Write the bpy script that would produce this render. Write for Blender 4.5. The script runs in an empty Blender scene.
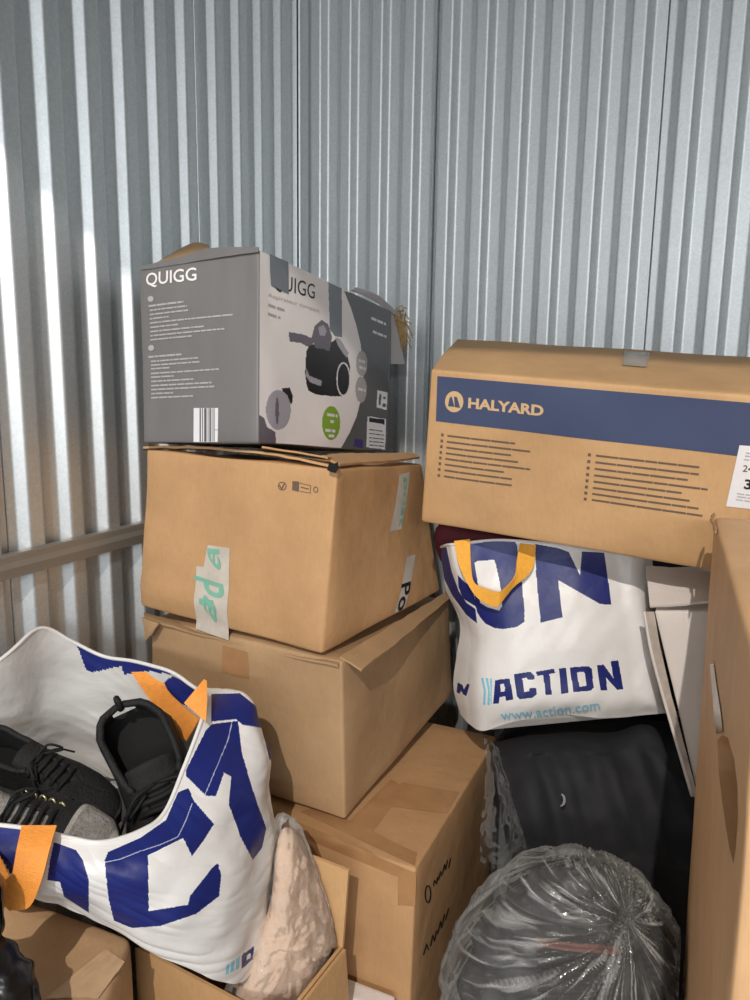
import bpy, bmesh, math, random
import numpy as np
from mathutils import Vector, Matrix, noise
from math import sin, cos, radians, pi

random.seed(7)
SC = bpy.context.scene
COL = SC.collection

# ------------------------------------------------------------------ camera
CAM_H = 1.28
PITCH = radians(9.7)
ROLL = radians(0.85)
FPX = 740.0
F = np.array([0, cos(PITCH), -sin(PITCH)])
U0 = np.array([0, sin(PITCH), cos(PITCH)])
R0 = np.array([1.0, 0, 0])
RT = cos(ROLL) * R0 + sin(ROLL) * U0
UP = -sin(ROLL) * R0 + cos(ROLL) * U0
CC = np.array([0, 0, CAM_H])
cam_d = bpy.data.cameras.new('camera')
cam_d.sensor_fit = 'HORIZONTAL'
cam_d.sensor_width = 36.0
cam_d.lens = 36.0 * FPX / 750.0
cam_d.clip_start = 0.02
cam = bpy.data.objects.new('camera', cam_d)
COL.objects.link(cam)
m3 = Matrix(((RT[0], UP[0], -F[0]), (RT[1], UP[1], -F[1]), (RT[2], UP[2], -F[2])))
cam.matrix_world = Matrix.Translation(Vector(CC)) @ m3.to_4x4()
SC.camera = cam

# ------------------------------------------------------------------ light
WANG = radians(25.5)                       # the unit is turned against the view
DV = np.array([sin(WANG), cos(WANG), 0])   # along the left wall, into the unit
EV = np.array([cos(WANG), -sin(WANG), 0])  # along the back wall, to the right
WALL_L, WALL_B, WALL_R, WALL_F = -1.05, 1.71, 1.25, -0.45
UNIT_H = 2.75
HEAD_Z = 2.395                             # underside of the door header


def W(s, e, z):
    """point from distance along the left wall s, across e, height z"""
    return DV * s + EV * e + np.array([0, 0, z])


world = bpy.data.worlds.new('storage_hall')
SC.world = world
world.use_nodes = True
bg = world.node_tree.nodes['Background']
bg.inputs[0].default_value = (0.93, 0.975, 1.0, 1)
bg.inputs[1].default_value = 0.44

lp = W(-1.75, 0.30, 3.13)
ld = bpy.data.lights.new('corridor_lamp', 'AREA')
ld.shape = 'DISK'
ld.size = 0.03
ld.energy = 82
ld.color = (1.0, 0.93, 0.85)
lamp = bpy.data.objects.new('corridor_lamp', ld)
COL.objects.link(lamp)
lamp.location = lp
lamp.rotation_euler = (Vector(W(0.9, -0.1, 0.9)) - Vector(lp)).to_track_quat('-Z', 'Y').to_euler()

# unseen wide light added to brighten the wall ribs, farther back and lower
lp2 = W(-5.0, 2.0, 2.5)
ld2 = bpy.data.lights.new('hall_fill', 'AREA')
ld2.shape = 'RECTANGLE'
ld2.size = 4.6
ld2.size_y = 0.25
ld2.energy = 175
ld2.color = (0.95, 0.98, 1.0)
fill_light = bpy.data.objects.new('hall_fill', ld2)
COL.objects.link(fill_light)
fill_light.location = lp2
fill_light.rotation_euler = (Vector(W(1.0, 0.0, 1.2)) - Vector(lp2)).to_track_quat('-Z', 'Y').to_euler()

SC.view_settings.view_transform = 'Standard'
SC.view_settings.look = 'None'
SC.view_settings.gamma = 1.0
SC.view_settings.use_curve_mapping = False
SC.view_settings.exposure = 0.0

# ------------------------------------------------------------------ pixel helpers


def proj(P):
    d = np.asarray(P, float) - CC
    z = d @ F
    return np.stack([375 + FPX * (d @ RT) / z, 500 - FPX * (d @ UP) / z], -1)


def at(x, y, Y):
    d = (x - 375) / FPX * RT - (y - 500) / FPX * UP + F
    return CC + d * (Y / d[1])


def atz(x, y, z):
    d = (x - 375) / FPX * RT - (y - 500) / FPX * UP + F
    return CC + d * ((z - CAM_H) / d[2])


def nz(p, s=1.0, o=0.0):
    return noise.noise(Vector((p[0] * s + o, p[1] * s + o * 1.7, p[2] * s - o)))


def cr(P, n, closed=False):
    """Catmull-Rom through the rows of P (k x 3) sampled at n values"""
    P = np.asarray(P, float)
    k = len(P)
    t = np.arange(n) / n * k if closed else np.linspace(0, k - 1, n)
    i = np.floor(t).astype(int)
    if not closed:
        i = np.minimum(i, k - 2)
    f = (t - i)
    f = f.reshape(f.shape + (1,) * (P.ndim - 1))
    if closed:
        g = lambda q: P[(i + q) % k]
        p0, p1, p2, p3 = g(-1), g(0), g(1), g(2)
    else:
        ext = np.concatenate([[2 * P[0] - P[1]], P, [2 * P[-1] - P[-2]]])
        p0, p1, p2, p3 = ext[i], ext[i + 1], ext[i + 2], ext[i + 3]
    return 0.5 * (2 * p1 + (p2 - p0) * f + (2 * p0 - 5 * p1 + 4 * p2 - p3) * f ** 2 + (3 * p1 - p0 - 3 * p2 + p3) * f ** 3)


def in_poly(x, y, poly):
    inside = False
    j = len(poly) - 1
    for i in range(len(poly)):
        xi, yi = poly[i]
        xj, yj = poly[j]
        if (yi > y) != (yj > y) and x < (xj - xi) * (y - yi) / (yj - yi) + xi:
            inside = not inside
        j = i
    return inside


def in_polys(X, Y, poly):
    """even-odd test for arrays"""
    r = np.zeros(len(X), bool)
    j = len(poly) - 1
    for i in range(len(poly)):
        xi, yi = poly[i]
        xj, yj = poly[j]
        if yi != yj:
            c = ((yi > Y) != (yj > Y)) & (X < (xj - xi) * (Y - yi) / (yj - yi) + xi)
            r ^= c
        j = i
    return r


def in_ell(x, y, cx, cy, rx, ry):
    return ((x - cx) / rx) ** 2 + ((y - cy) / ry) ** 2 < 1


# ------------------------------------------------------------------ object helpers


def thing(name, label, cat, loc, group=None):
    o = bpy.data.objects.new(name, None)
    o.empty_display_size = 0.05
    COL.objects.link(o)
    o.location = Vector(loc)
    o['label'] = label
    o['category'] = cat
    if group:
        o['group'] = group
    return o


def mesh_obj(name, V, Fc, mats, parent=None, smooth=True, idx=None, sharp=None, label=None):
    me = bpy.data.meshes.new(name)
    off = np.array(parent.location) if parent is not None and parent.parent is None else np.zeros(3)
    if parent is not None and parent.parent is not None:
        off = np.array(parent.parent.location)
    V = np.asarray(V, float) - off
    me.from_pydata([tuple(v) for v in V], [], [tuple(int(a) for a in f) for f in Fc])
    if not isinstance(mats, (list, tuple)):
        mats = [mats]
    for m in mats:
        me.materials.append(m)
    if idx is not None:
        me.polygons.foreach_set('material_index', np.asarray(idx, dtype=np.int32))
    me.polygons.foreach_set('use_smooth', [smooth] * len(me.polygons))
    me.update()
    if smooth and sharp:
        me.set_sharp_from_angle(angle=radians(sharp))
    o = bpy.data.objects.new(name, me)
    COL.objects.link(o)
    if parent is not None:
        o.parent = parent
    if label:
        o['label'] = label
    return o


def grid_faces(nu, nv, closed_u=False, base=0, flip=False):
    fs = []
    for i in range(nu if closed_u else nu - 1):
        i2 = (i + 1) % nu
        for j in range(nv - 1):
            q = (base + i * nv + j, base + i2 * nv + j, base + i2 * nv + j + 1, base + i * nv + j + 1)
            fs.append(q[::-1] if flip else q)
    return fs


class MB:
    """collects simple solids into one mesh"""

    def __init__(s):
        s.V, s.F, s.I = [], [], []

    def add(s, V, Fc, mi=0):
        b = len(s.V)
        s.V += [tuple(v) for v in V]
        s.F += [tuple(b + a for a in f) for f in Fc]
        s.I += [mi] * len(Fc)

    def tube(s, P, r, n=6, mi=0, cap=True):
        P = [Vector(p) for p in P]
        V, Fc = [], []
        up = Vector((0.13, 0.21, 0.97))
        for k, p in enumerate(P):
            t = (P[min(k + 1, len(P) - 1)] - P[max(k - 1, 0)]).normalized()
            a = t.cross(up)
            if a.length < 1e-4:
                a = t.cross(Vector((1, 0, 0)))
            a.normalize()
            b = t.cross(a)
            rr = r[k] if hasattr(r, '__len__') else r
            for q in range(n):
                V.append(p + a * (rr * cos(2 * pi * q / n)) + b * (rr * sin(2 * pi * q / n)))
        for k in range(len(P) - 1):
            for q in range(n):
                Fc.append((k * n + q, k * n + (q + 1) % n, (k + 1) * n + (q + 1) % n, (k + 1) * n + q))
        if cap:
            Fc.append(tuple(range(n))[::-1])
            Fc.append(tuple(range((len(P) - 1) * n, len(P) * n)))
        s.add(V, Fc, mi)

    def slab(s, quad, t, mi=0):
        """thick plate over a quad given counter-clockwise seen from its face"""
        q = [Vector(p) for p in quad]
        n = (q[1] - q[0]).cross(q[3] - q[0]).normalized() * t
        V = q + [p - n for p in q]
        s.add(V, [(0, 1, 2, 3), (7, 6, 5, 4), (4, 5, 1, 0), (5, 6, 2, 1), (6, 7, 3, 2), (7, 4, 0, 3)], mi)

    def build(s, name, mats, parent=None, smooth=False, **k):
        return mesh_obj(name, s.V, s.F, mats, parent, smooth, s.I, **k)


def ribbon(name, A, B, mat, parent, n=40, t=0.0016, **k):
    """strap between two edge paths of world points"""
    a = cr(A, n)
    b = cr(B, n)
    V = []
    rows = 5
    for i in range(n):
        for j in range(rows):
            V.append(a[i] + (b[i] - a[i]) * j / (rows - 1))
    V = np.array(V)
    G = V.reshape(n, rows, 3)
    du = np.gradient(G, axis=0)
    dv = np.gradient(G, axis=1)
    N = np.cross(du, dv)
    N /= np.linalg.norm(N, axis=2, keepdims=True) + 1e-9
    V2 = (G - N * t).reshape(-1, 3)
    Fc = grid_faces(n, rows) + grid_faces(n, rows, base=len(V), flip=True)
    m = len(V)
    for i in range(n - 1):
        Fc.append((i * rows, m + i * rows, m + (i + 1) * rows, (i + 1) * rows))
        e = rows - 1
        Fc.append((i * rows + e, (i + 1) * rows + e, m + (i + 1) * rows + e, m + i * rows + e))
    return mesh_obj(name, np.concatenate([V, V2]), Fc, mat, parent, True, sharp=50, **k)


# ------------------------------------------------------------------ materials
MATS = {}


def node_mat(name):
    m = bpy.data.materials.new(name)
    m.use_nodes = True
    nt = m.node_tree
    b = nt.nodes['Principled BSDF']
    return m, nt, b


def lin(c):
    return tuple((x / 12.92 if x <= 0.04045 else ((x + 0.055) / 1.055) ** 2.4) for x in (v / 255 for v in c))


def simple(name, c, rough=0.6, metal=0.0, var=0.08, scale=14.0, bump=0.0, bscale=60.0, spec=0.5, stretch=(1, 1, 1)):
    if name in MATS:
        return MATS[name]
    m, nt, b = node_mat(name)
    L = lin(c)
    tc = nt.nodes.new('ShaderNodeTexCoord')
    mp = nt.nodes.new('ShaderNodeMapping')
    mp.inputs['Scale'].default_value = stretch
    nt.links.new(tc.outputs['Object'], mp.inputs[0])
    n = nt.nodes.new('ShaderNodeTexNoise')
    n.inputs['Scale'].default_value = scale
    n.inputs['Detail'].default_value = 5
    nt.links.new(mp.outputs[0], n.inputs['Vector'])
    r = nt.nodes.new('ShaderNodeValToRGB')
    r.color_ramp.elements[0].position = 0.3
    r.color_ramp.elements[1].position = 0.7
    r.color_ramp.elements[0].color = tuple(x * (1 - var) for x in L) + (1,)
    r.color_ramp.elements[1].color = tuple(min(1, x * (1 + var)) for x in L) + (1,)
    nt.links.new(n.outputs[0], r.inputs[0])
    nt.links.new(r.outputs[0], b.inputs['Base Color'])
    b.inputs['Roughness'].default_value = rough
    b.inputs['Metallic'].default_value = metal
    b.inputs['Specular IOR Level'].default_value = spec
    if bump:
        n2 = nt.nodes.new('ShaderNodeTexNoise')
        n2.inputs['Scale'].default_value = bscale
        n2.inputs['Detail'].default_value = 4
        nt.links.new(mp.outputs[0], n2.inputs['Vector'])
        bp = nt.nodes.new('ShaderNodeBump')
        bp.inputs['Strength'].default_value = bump
        bp.inputs['Distance'].default_value = 0.004
        nt.links.new(n2.outputs[0], bp.inputs['Height'])
        nt.links.new(bp.outputs[0], b.inputs['Normal'])
    MATS[name] = m
    return m


def card(name, c, dirt=0.10):
    """kraft board: mottled, faint flute lines and fibres, scuffs"""
    if name in MATS:
        return MATS[name]
    m, nt, b = node_mat(name)
    L = lin(c)
    N = nt.nodes
    tc = N.new('ShaderNodeTexCoord')
    n1 = N.new('ShaderNodeTexNoise')
    n1.inputs['Scale'].default_value = 7
    n1.inputs['Detail'].default_value = 6
    n1.inputs['Roughness'].default_value = 0.6
    nt.links.new(tc.outputs['Object'], n1.inputs['Vector'])
    r = N.new('ShaderNodeValToRGB')
    r.color_ramp.elements[0].position = 0.32
    r.color_ramp.elements[1].position = 0.68
    r.color_ramp.elements[0].color = (L[0] * (1 - dirt), L[1] * (1 - dirt * 1.15), L[2] * (1 - dirt * 1.35), 1)
    r.color_ramp.elements[1].color = (min(1, L[0] * (1 + dirt)), min(1, L[1] * (1 + dirt)), min(1, L[2] * (1 + dirt)), 1)
    nt.links.new(n1.outputs[0], r.inputs[0])
    mp = N.new('ShaderNodeMapping')
    mp.inputs['Scale'].default_value = (1, 1, 0.25)
    nt.links.new(tc.outputs['Object'], mp.inputs[0])
    n2 = N.new('ShaderNodeTexNoise')
    n2.inputs['Scale'].default_value = 220
    n2.inputs['Detail'].default_value = 3
    nt.links.new(mp.outputs[0], n2.inputs['Vector'])
    mx = N.new('ShaderNodeMixRGB')
    mx.blend_type = 'OVERLAY'
    mx.inputs[0].default_value = 0.07
    nt.links.new(r.outputs[0], mx.inputs[1])
    nt.links.new(n2.outputs[0], mx.inputs[2])
    nt.links.new(mx.outputs[0], b.inputs['Base Color'])
    bp = N.new('ShaderNodeBump')
    bp.inputs['Strength'].default_value = 0.25
    bp.inputs['Distance'].default_value = 0.0015
    nt.links.new(n2.outputs[0], bp.inputs['Height'])
    n3 = N.new('ShaderNodeTexNoise')
    n3.inputs['Scale'].default_value = 22
    n3.inputs['Detail'].default_value = 3
    nt.links.new(tc.outputs['Object'], n3.inputs['Vector'])
    bp2 = N.new('ShaderNodeBump')
    bp2.inputs['Strength'].default_value = 0.35
    bp2.inputs['Distance'].default_value = 0.006
    nt.links.new(n3.outputs[0], bp2.inputs['Height'])
    nt.links.new(bp.outputs[0], bp2.inputs['Normal'])
    nt.links.new(bp2.outputs[0], b.inputs['Normal'])
    b.inputs['Roughness'].default_value = 0.62
    b.inputs['Specular IOR Level'].default_value = 0.35
    MATS[name] = m
    return m


def steel(name):
    m, nt, b = node_mat(name)
    N = nt.nodes
    tc = N.new('ShaderNodeTexCoord')
    v = N.new('ShaderNodeTexVoronoi')
    v.inputs['Scale'].default_value = 260
    nt.links.new(tc.outputs['Object'], v.inputs['Vector'])
    r = N.new('ShaderNodeValToRGB')
    r.color_ramp.elements[0].color = (0.62, 0.65, 0.66, 1)
    r.color_ramp.elements[1].color = (0.72, 0.745, 0.755, 1)
    nt.links.new(v.outputs['Color'], r.inputs[0])
    nt.links.new(r.outputs[0], b.inputs['Base Color'])
    n = N.new('ShaderNodeTexNoise')
    n.inputs['Scale'].default_value = 9
    nt.links.new(tc.outputs['Object'], n.inputs['Vector'])
    mr = N.new('ShaderNodeMapRange')
    mr.inputs['To Min'].default_value = 0.48
    mr.inputs['To Max'].default_value = 0.55
    nt.links.new(n.outputs[0], mr.inputs[0])
    nt.links.new(mr.outputs[0], b.inputs['Roughness'])
    b.inputs['Metallic'].default_value = 0.86
    MATS[name] = m
    return m


def film(name, base=0.10, streak=0.5, scale=18.0, stretch=(1, 1, 1), rough=0.12, tint=(0.9, 0.9, 0.88), attr=None, fres=0.5):
    """thin clear polythene: clear where single, milky where it bunches, glossy"""
    m, nt, b = node_mat(name)
    N = nt.nodes
    tc = N.new('ShaderNodeTexCoord')
    mp = N.new('ShaderNodeMapping')
    mp.inputs['Scale'].default_value = stretch
    nt.links.new(tc.outputs['Object'], mp.inputs[0])
    n = N.new('ShaderNodeTexNoise')
    n.inputs['Scale'].default_value = scale
    n.inputs['Detail'].default_value = 6
    n.inputs['Distortion'].default_value = 1.2
    if attr:                       # folds of the film run along this stored direction
        at_n = N.new('ShaderNodeAttribute')
        at_n.attribute_name = attr
        nt.links.new(at_n.outputs['Vector'], n.inputs['Vector'])
        n.inputs['Distortion'].default_value = 0.3
    else:
        nt.links.new(mp.outputs[0], n.inputs['Vector'])
    mr = N.new('ShaderNodeMapRange')
    mr.inputs['From Min'].default_value = 0.52
    mr.inputs['From Max'].default_value = 0.74
    mr.inputs['To Min'].default_value = base
    mr.inputs['To Max'].default_value = base + streak
    nt.links.new(n.outputs[0], mr.inputs[0])
    fr = N.new('ShaderNodeFresnel')
    fr.inputs[0].default_value = 1.5
    ad = N.new('ShaderNodeMath')
    ad.operation = 'MAXIMUM'
    nt.links.new(mr.outputs[0], ad.inputs[0])
    fm = N.new('ShaderNodeMath')
    fm.operation = 'MULTIPLY'
    fm.inputs[1].default_value = fres
    nt.links.new(fr.outputs[0], fm.inputs[0])
    nt.links.new(fm.outputs[0], ad.inputs[1])
    tr = N.new('ShaderNodeBsdfTransparent')
    tr.inputs[0].default_value = (0.95, 0.95, 0.94, 1)
    mx = N.new('ShaderNodeMixShader')
    nt.links.new(ad.outputs[0], mx.inputs[0])
    nt.links.new(tr.outputs[0], mx.inputs[1])
    nt.links.new(b.outputs[0], mx.inputs[2])
    nt.links.new(mx.outputs[0], N['Material Output'].inputs[0])
    b.inputs['Base Color'].default_value = tint + (1,)
    b.inputs['Roughness'].default_value = rough
    b.inputs['Specular IOR Level'].default_value = 0.9
    n2 = N.new('ShaderNodeTexNoise')
    n2.inputs['Scale'].default_value = scale * 2.2
    n2.inputs['Detail'].default_value = 3
    nt.links.new(mp.outputs[0], n2.inputs['Vector'])
    bp = N.new('ShaderNodeBump')
    bp.inputs['Strength'].default_value = 0.9
    bp.inputs['Distance'].default_value = 0.01
    nt.links.new(n2.outputs[0], bp.inputs['Height'])
    nt.links.new(bp.outputs[0], b.inputs['Normal'])
    MATS[name] = m
    return m


STEEL = steel('galvanised_steel')
CARD_A = card('kraft_board_upper', (190, 149, 106))
CARD_B = card('kraft_board_middle', (173, 141, 106))
CARD_C = card('kraft_board_lower', (184, 144, 103))
CARD_H = card('kraft_board_halyard', (193, 154, 110))
CARD_R = card('kraft_board_tall', (214, 172, 128))
CARD_O = card('kraft_board_open', (198, 158, 112))
CARD_L = card('kraft_board_taped', (190, 156, 120))
CARD_EDGE = card('board_edge', (172, 134, 94))
WHITE_CARD = card('white_board', (226, 218, 212), 0.04)
INK = simple('dark_ink', (104, 84, 70), 0.7, var=0.05)
BLACK_INK = simple('black_ink', (25, 25, 28), 0.6, var=0.05)
NAVY_BAND = simple('navy_band_ink', (62, 72, 104), 0.55, var=0.05)
TAN_PRINT = simple('tan_print', (206, 172, 128), 0.6, var=0.04)
GREY_BOX = simple('grey_printed_board', (114, 112, 111), 0.45, var=0.06, scale=9, stretch=(3, 3, 0.3))
GREY_DARK = simple('dark_grey_print', (92, 92, 94), 0.42, var=0.05)
WHITE_PRINT = simple('white_print', (238, 231, 229), 0.45, var=0.03)
PALE_PRINT = simple('pale_grey_print', (176, 170, 170), 0.45, var=0.03)
TAPE_GREY = simple('grey_tape', (112, 118, 124), 0.3, var=0.05)
VAC_BLACK = simple('printed_black', (28, 26, 28), 0.4, var=0.05)
VAC_MID = simple('printed_mauve_grey', (104, 98, 108), 0.4, var=0.08)
VAC_LIGHT = simple('printed_silver', (166, 162, 172), 0.4, var=0.08)
GREEN = simple('green_print', (132, 170, 52), 0.45, var=0.04)
VIOLET = simple('violet_print', (62, 52, 120), 0.45, var=0.04)
PAPER = simple('label_paper', (226, 224, 226), 0.5, var=0.02)
TAPE = simple('brown_tape', (172, 130, 90), 0.16, var=0.10, scale=30, spec=0.7)
TAPE_CLEAR = simple('pale_parcel_tape', (200, 190, 178), 0.2, var=0.10, scale=40, spec=0.6)
TEAL = simple('teal_print', (124, 182, 160), 0.3, var=0.05)
BAG_WHITE = simple('woven_bag_white', (226, 224, 222), 0.36, var=0.03, scale=30, bump=0.25, bscale=45)
BAG_INNER = simple('woven_bag_lining', (200, 198, 195), 0.45, var=0.05, scale=20, bump=1.0, bscale=16, stretch=(0.5, 1.6, 1.6))
BAG_NAVY = simple('woven_bag_navy', (27, 38, 108), 0.42, var=0.10, scale=25, bump=0.2, bscale=45, spec=0.35)
BAG_CYAN = simple('bag_light_blue', (132, 194, 216), 0.4, var=0.04)
BAG_STITCH = simple('bag_stitch', (168, 172, 196), 0.6, var=0.04)
ORANGE = simple('orange_webbing', (240, 152, 62), 0.6, var=0.06, scale=120, bump=0.4, bscale=400)
YELLOW = simple('amber_webbing', (240, 172, 58), 0.6, var=0.06, scale=120, bump=0.4, bscale=400)
SHOE_BLACK = simple('black_shoe_fabric', (17, 17, 18), 0.75, var=0.25, scale=40, bump=0.5, bscale=220)
SHOE_SUEDE = simple('charcoal_shoe_suede', (26, 25, 25), 0.85, var=0.2, scale=50, bump=0.5, bscale=200)
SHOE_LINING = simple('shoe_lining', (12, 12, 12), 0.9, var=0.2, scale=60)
SHOE_GREY = simple('grey_shoe_mesh', (138, 134, 130), 0.85, var=0.28, scale=170, bump=0.8, bscale=320)
SHOE_PALE = simple('pale_grey_shoe_panel', (168, 164, 158), 0.8, var=0.12, scale=150, bump=0.5, bscale=300)
SHOE_SOLE = simple('black_rubber', (24, 24, 24), 0.55, var=0.1)
LACE = simple('black_lace', (13, 13, 14), 0.8, var=0.2, scale=200)
BRASS = simple('pale_brass', (206, 194, 150), 0.3, metal=0.9, var=0.03)
BLACK_CLOTH = simple('black_cloth', (26, 27, 31), 0.78, var=0.15, scale=12, bump=0.35, bscale=30)
DARK_PAD = simple('charcoal_padding', (66, 66, 68), 0.7, var=0.25, scale=30, bump=0.6, bscale=70)
DARK_RIB = simple('dark_ribbed_knit', (46, 44, 44), 0.8, var=0.2, scale=60, bump=0.6, bscale=200)
RED_BAND = simple('dusty_red_band', (112, 76, 68), 0.6, var=0.15, scale=30)
RED_CLOTH = simple('dark_red_cloth', (84, 20, 30), 0.8, var=0.12)
PLUSH = simple('blush_plush', (214, 188, 168), 0.95, var=0.07, scale=30, bump=0.9, bscale=90)
BLACK_BAG = simple('black_polythene', (22, 21, 21), 0.28, var=0.2, bump=0.6, bscale=22)
STRAW = simple('straw_fibre', (176, 146, 96), 0.8, var=0.2, scale=80)
CONCRETE = simple('painted_concrete', (128, 126, 122), 0.6, var=0.08, scale=6)
WHITE_WALL = simple('white_plaster', (214, 214, 210), 0.7, var=0.03)
FILM_A = film('clear_film_dome', 0.05, 0.5, 1.0, (1, 1, 1), attr='fold', fres=0.6)
FILM_B = film('clear_film_plush', 0.02, 0.14, 26.0, fres=0.7, rough=0.06)
FILM_C = film('clear_film_side', 0.02, 0.06, 20.0, (1, 1, 0.35), tint=(0.3, 0.3, 0.3), fres=0.3)
GREY_PLASTIC = simple('lamp_housing', (210, 210, 208), 0.4, var=0.02)

# ------------------------------------------------------------------ the storage unit
PER, SLOPE, DEP = 0.0865, 0.0145, 0.0165


def profile(a0, a1, rise, PER):
    """corrugation heights between a0 and a1; rise = centre of one rising slope"""
    pts = []
    k0 = int(math.floor((a0 - rise) / PER)) - 1
    k1 = int(math.ceil((a1 - rise) / PER)) + 1
    h = SLOPE / 2
    for k in range(k0, k1 + 1):
        c = rise + k * PER
        k3 = (DEP - .0034) / (2 * h - .003) * .001
        up_ = ((-h - .0045, 0), (-h - .0025, 0), (-h - .0008, .0004), (-h + .0015, .0017), (-h + .0025, .0017 + k3),
               (h - .0025, DEP - .0017 - k3), (h - .0015, DEP - .0017), (h + .0008, DEP - .0004), (h + .0025, DEP), (h + .0045, DEP))
        for (d, y) in up_:
            pts.append((c + d, y))
        for (d, y) in up_[::-1]:
            pts.append((c + PER / 2 - d, y))
    xs = [p[0] for p in pts]
    ys = [p[1] for p in pts]
    sel = [(x, y) for x, y in pts if a0 < x < a1]
    return [(a0, float(np.interp(a0, xs, ys)))] + sel + [(a1, float(np.interp(a1, xs, ys)))]


def sheet(parent, a0, a1, rise, fn, lip=True, per=PER):
    pr = profile(a0 + 0.0012, a1 - 0.0012, rise, per)
    if lip:
        pr = [(pr[0][0], pr[0][1] - 0.012), (pr[0][0], pr[0][1] - 0.0012), (pr[0][0] + .001, pr[0][1])] + pr[1:-1] + \
             [(pr[-1][0] - .001, pr[-1][1]), (pr[-1][0], pr[-1][1] - .0012), (pr[-1][0], pr[-1][1] - 0.012)]
    zs = np.linspace(0.0, UNIT_H, 12)
    V = [fn(a, h, z) for a, h in pr for z in zs]
    Fc = grid_faces(len(pr), len(zs))
    me_n = np.cross(np.array(V[Fc[5][1]]) - np.array(V[Fc[5][0]]), np.array(V[Fc[5][3]]) - np.array(V[Fc[5][0]]))
    return mesh_obj('steel_sheet', V, Fc, STEEL, parent, True, sharp=40)


def structure(name, loc=(0, 0, 0)):
    o = bpy.data.objects.new(name, None)
    COL.objects.link(o)
    o.location = loc
    o['kind'] = 'structure'
    return o


def slab_obj(name, c0, c1, s_rng, e_rng, z_rng, mat, parent=None):
    V = [W(s, e, z) for s in s_rng for e in e_rng for z in z_rng]
    Fc = [(0, 1, 3, 2), (4, 6, 7, 5), (0, 4, 5, 1), (2, 3, 7, 6), (0, 2, 6, 4), (1, 5, 7, 3)]
    o = mesh_obj(name, V, Fc, mat, parent, False)
    if parent is None:
        o['kind'] = 'structure'
    return o


wl = structure('wall_left')
fl = lambda a, h, z: W(a, WALL_L - DEP / 2 + h, z)
LJ = [WALL_F, -0.165, 0.325, 0.815, 1.305, WALL_B]
for i in range(5):
    sheet(wl, LJ[i], LJ[i + 1], 1.369 if i == 4 else 0.839, fl, per=0.0845 if i == 4 else 0.0865)
slab_obj('light_block', 0, 0, (WALL_F - 0.05, WALL_B + 0.1), (WALL_L - 0.06, WALL_L - 0.03), (0, UNIT_H), STEEL, wl)  # slab added behind the sheets to stop light leaking through the seams
wb = structure('wall_back')
fb = lambda a, h, z: W(WALL_B + DEP / 2 - h, a, z)
BJ = [WALL_L, -0.676, -0.182, 0.308, 0.798, WALL_R]
for i in range(5):
    sheet(wb, BJ[i], BJ[i + 1], (-0.8458, -0.5885, -0.157, -0.157, -0.157)[i], fb, per=0.083)
slab_obj('light_block', 0, 0, (WALL_B + 0.03, WALL_B + 0.06), (WALL_L - 0.06, WALL_R + 0.06), (0, UNIT_H), STEEL, wb)
wr = structure('wall_right')
fr_ = lambda a, h, z: W(a, WALL_R + DEP / 2 - h, z)
for i in range(5):
    sheet(wr, LJ[i], LJ[i + 1], 0.839, fr_)
slab_obj('light_block', 0, 0, (WALL_F - 0.05, WALL_B + 0.1), (WALL_R + 0.03, WALL_R + 0.06), (0, UNIT_H), STEEL, wr)
slab_obj('floor', 0, 0, (-0.6, WALL_B + 0.06), (WALL_L - 0.06, WALL_R + 0.06), (-0.05, 0), CONCRETE)
slab_obj('ceiling', 0, 0, (WALL_F - 0.05, WALL_B + 0.06), (WALL_L - 0.06, WALL_R + 0.06), (UNIT_H, UNIT_H + 0.03), STEEL)
slab_obj('wall_front', 0, 0, (WALL_F - 0.05, WALL_F), (WALL_L - 0.06, WALL_R + 0.06), (HEAD_Z, UNIT_H), STEEL)
# steel rail screwed along the left wall
rp = [(0.006, 0.945), (0.024, 0.945), (0.0245, 0.9505), (0.026, 0.962), (0.022, 0.971), (0.022, 0.981), (0.020, 0.9835), (0.006, 0.9835)]
V = [W(s, WALL_L + e + 0.002, z) for s in np.linspace(WALL_F, WALL_B - 0.02, 2) for e, z in rp]
n = len(rp)
Fc = [(i, i + 1, n + i + 1, n + i) for i in range(n - 1)] + [tuple(range(n))[::-1], tuple(range(n, 2 * n))]
RAIL = simple('dull_rail_steel', (150, 143, 134), 0.5, metal=0.5, var=0.05)
o = mesh_obj('trim_1', V, Fc, RAIL, None, False)
o['kind'] = 'structure'

# ------------------------------------------------------------------ cartons


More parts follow.
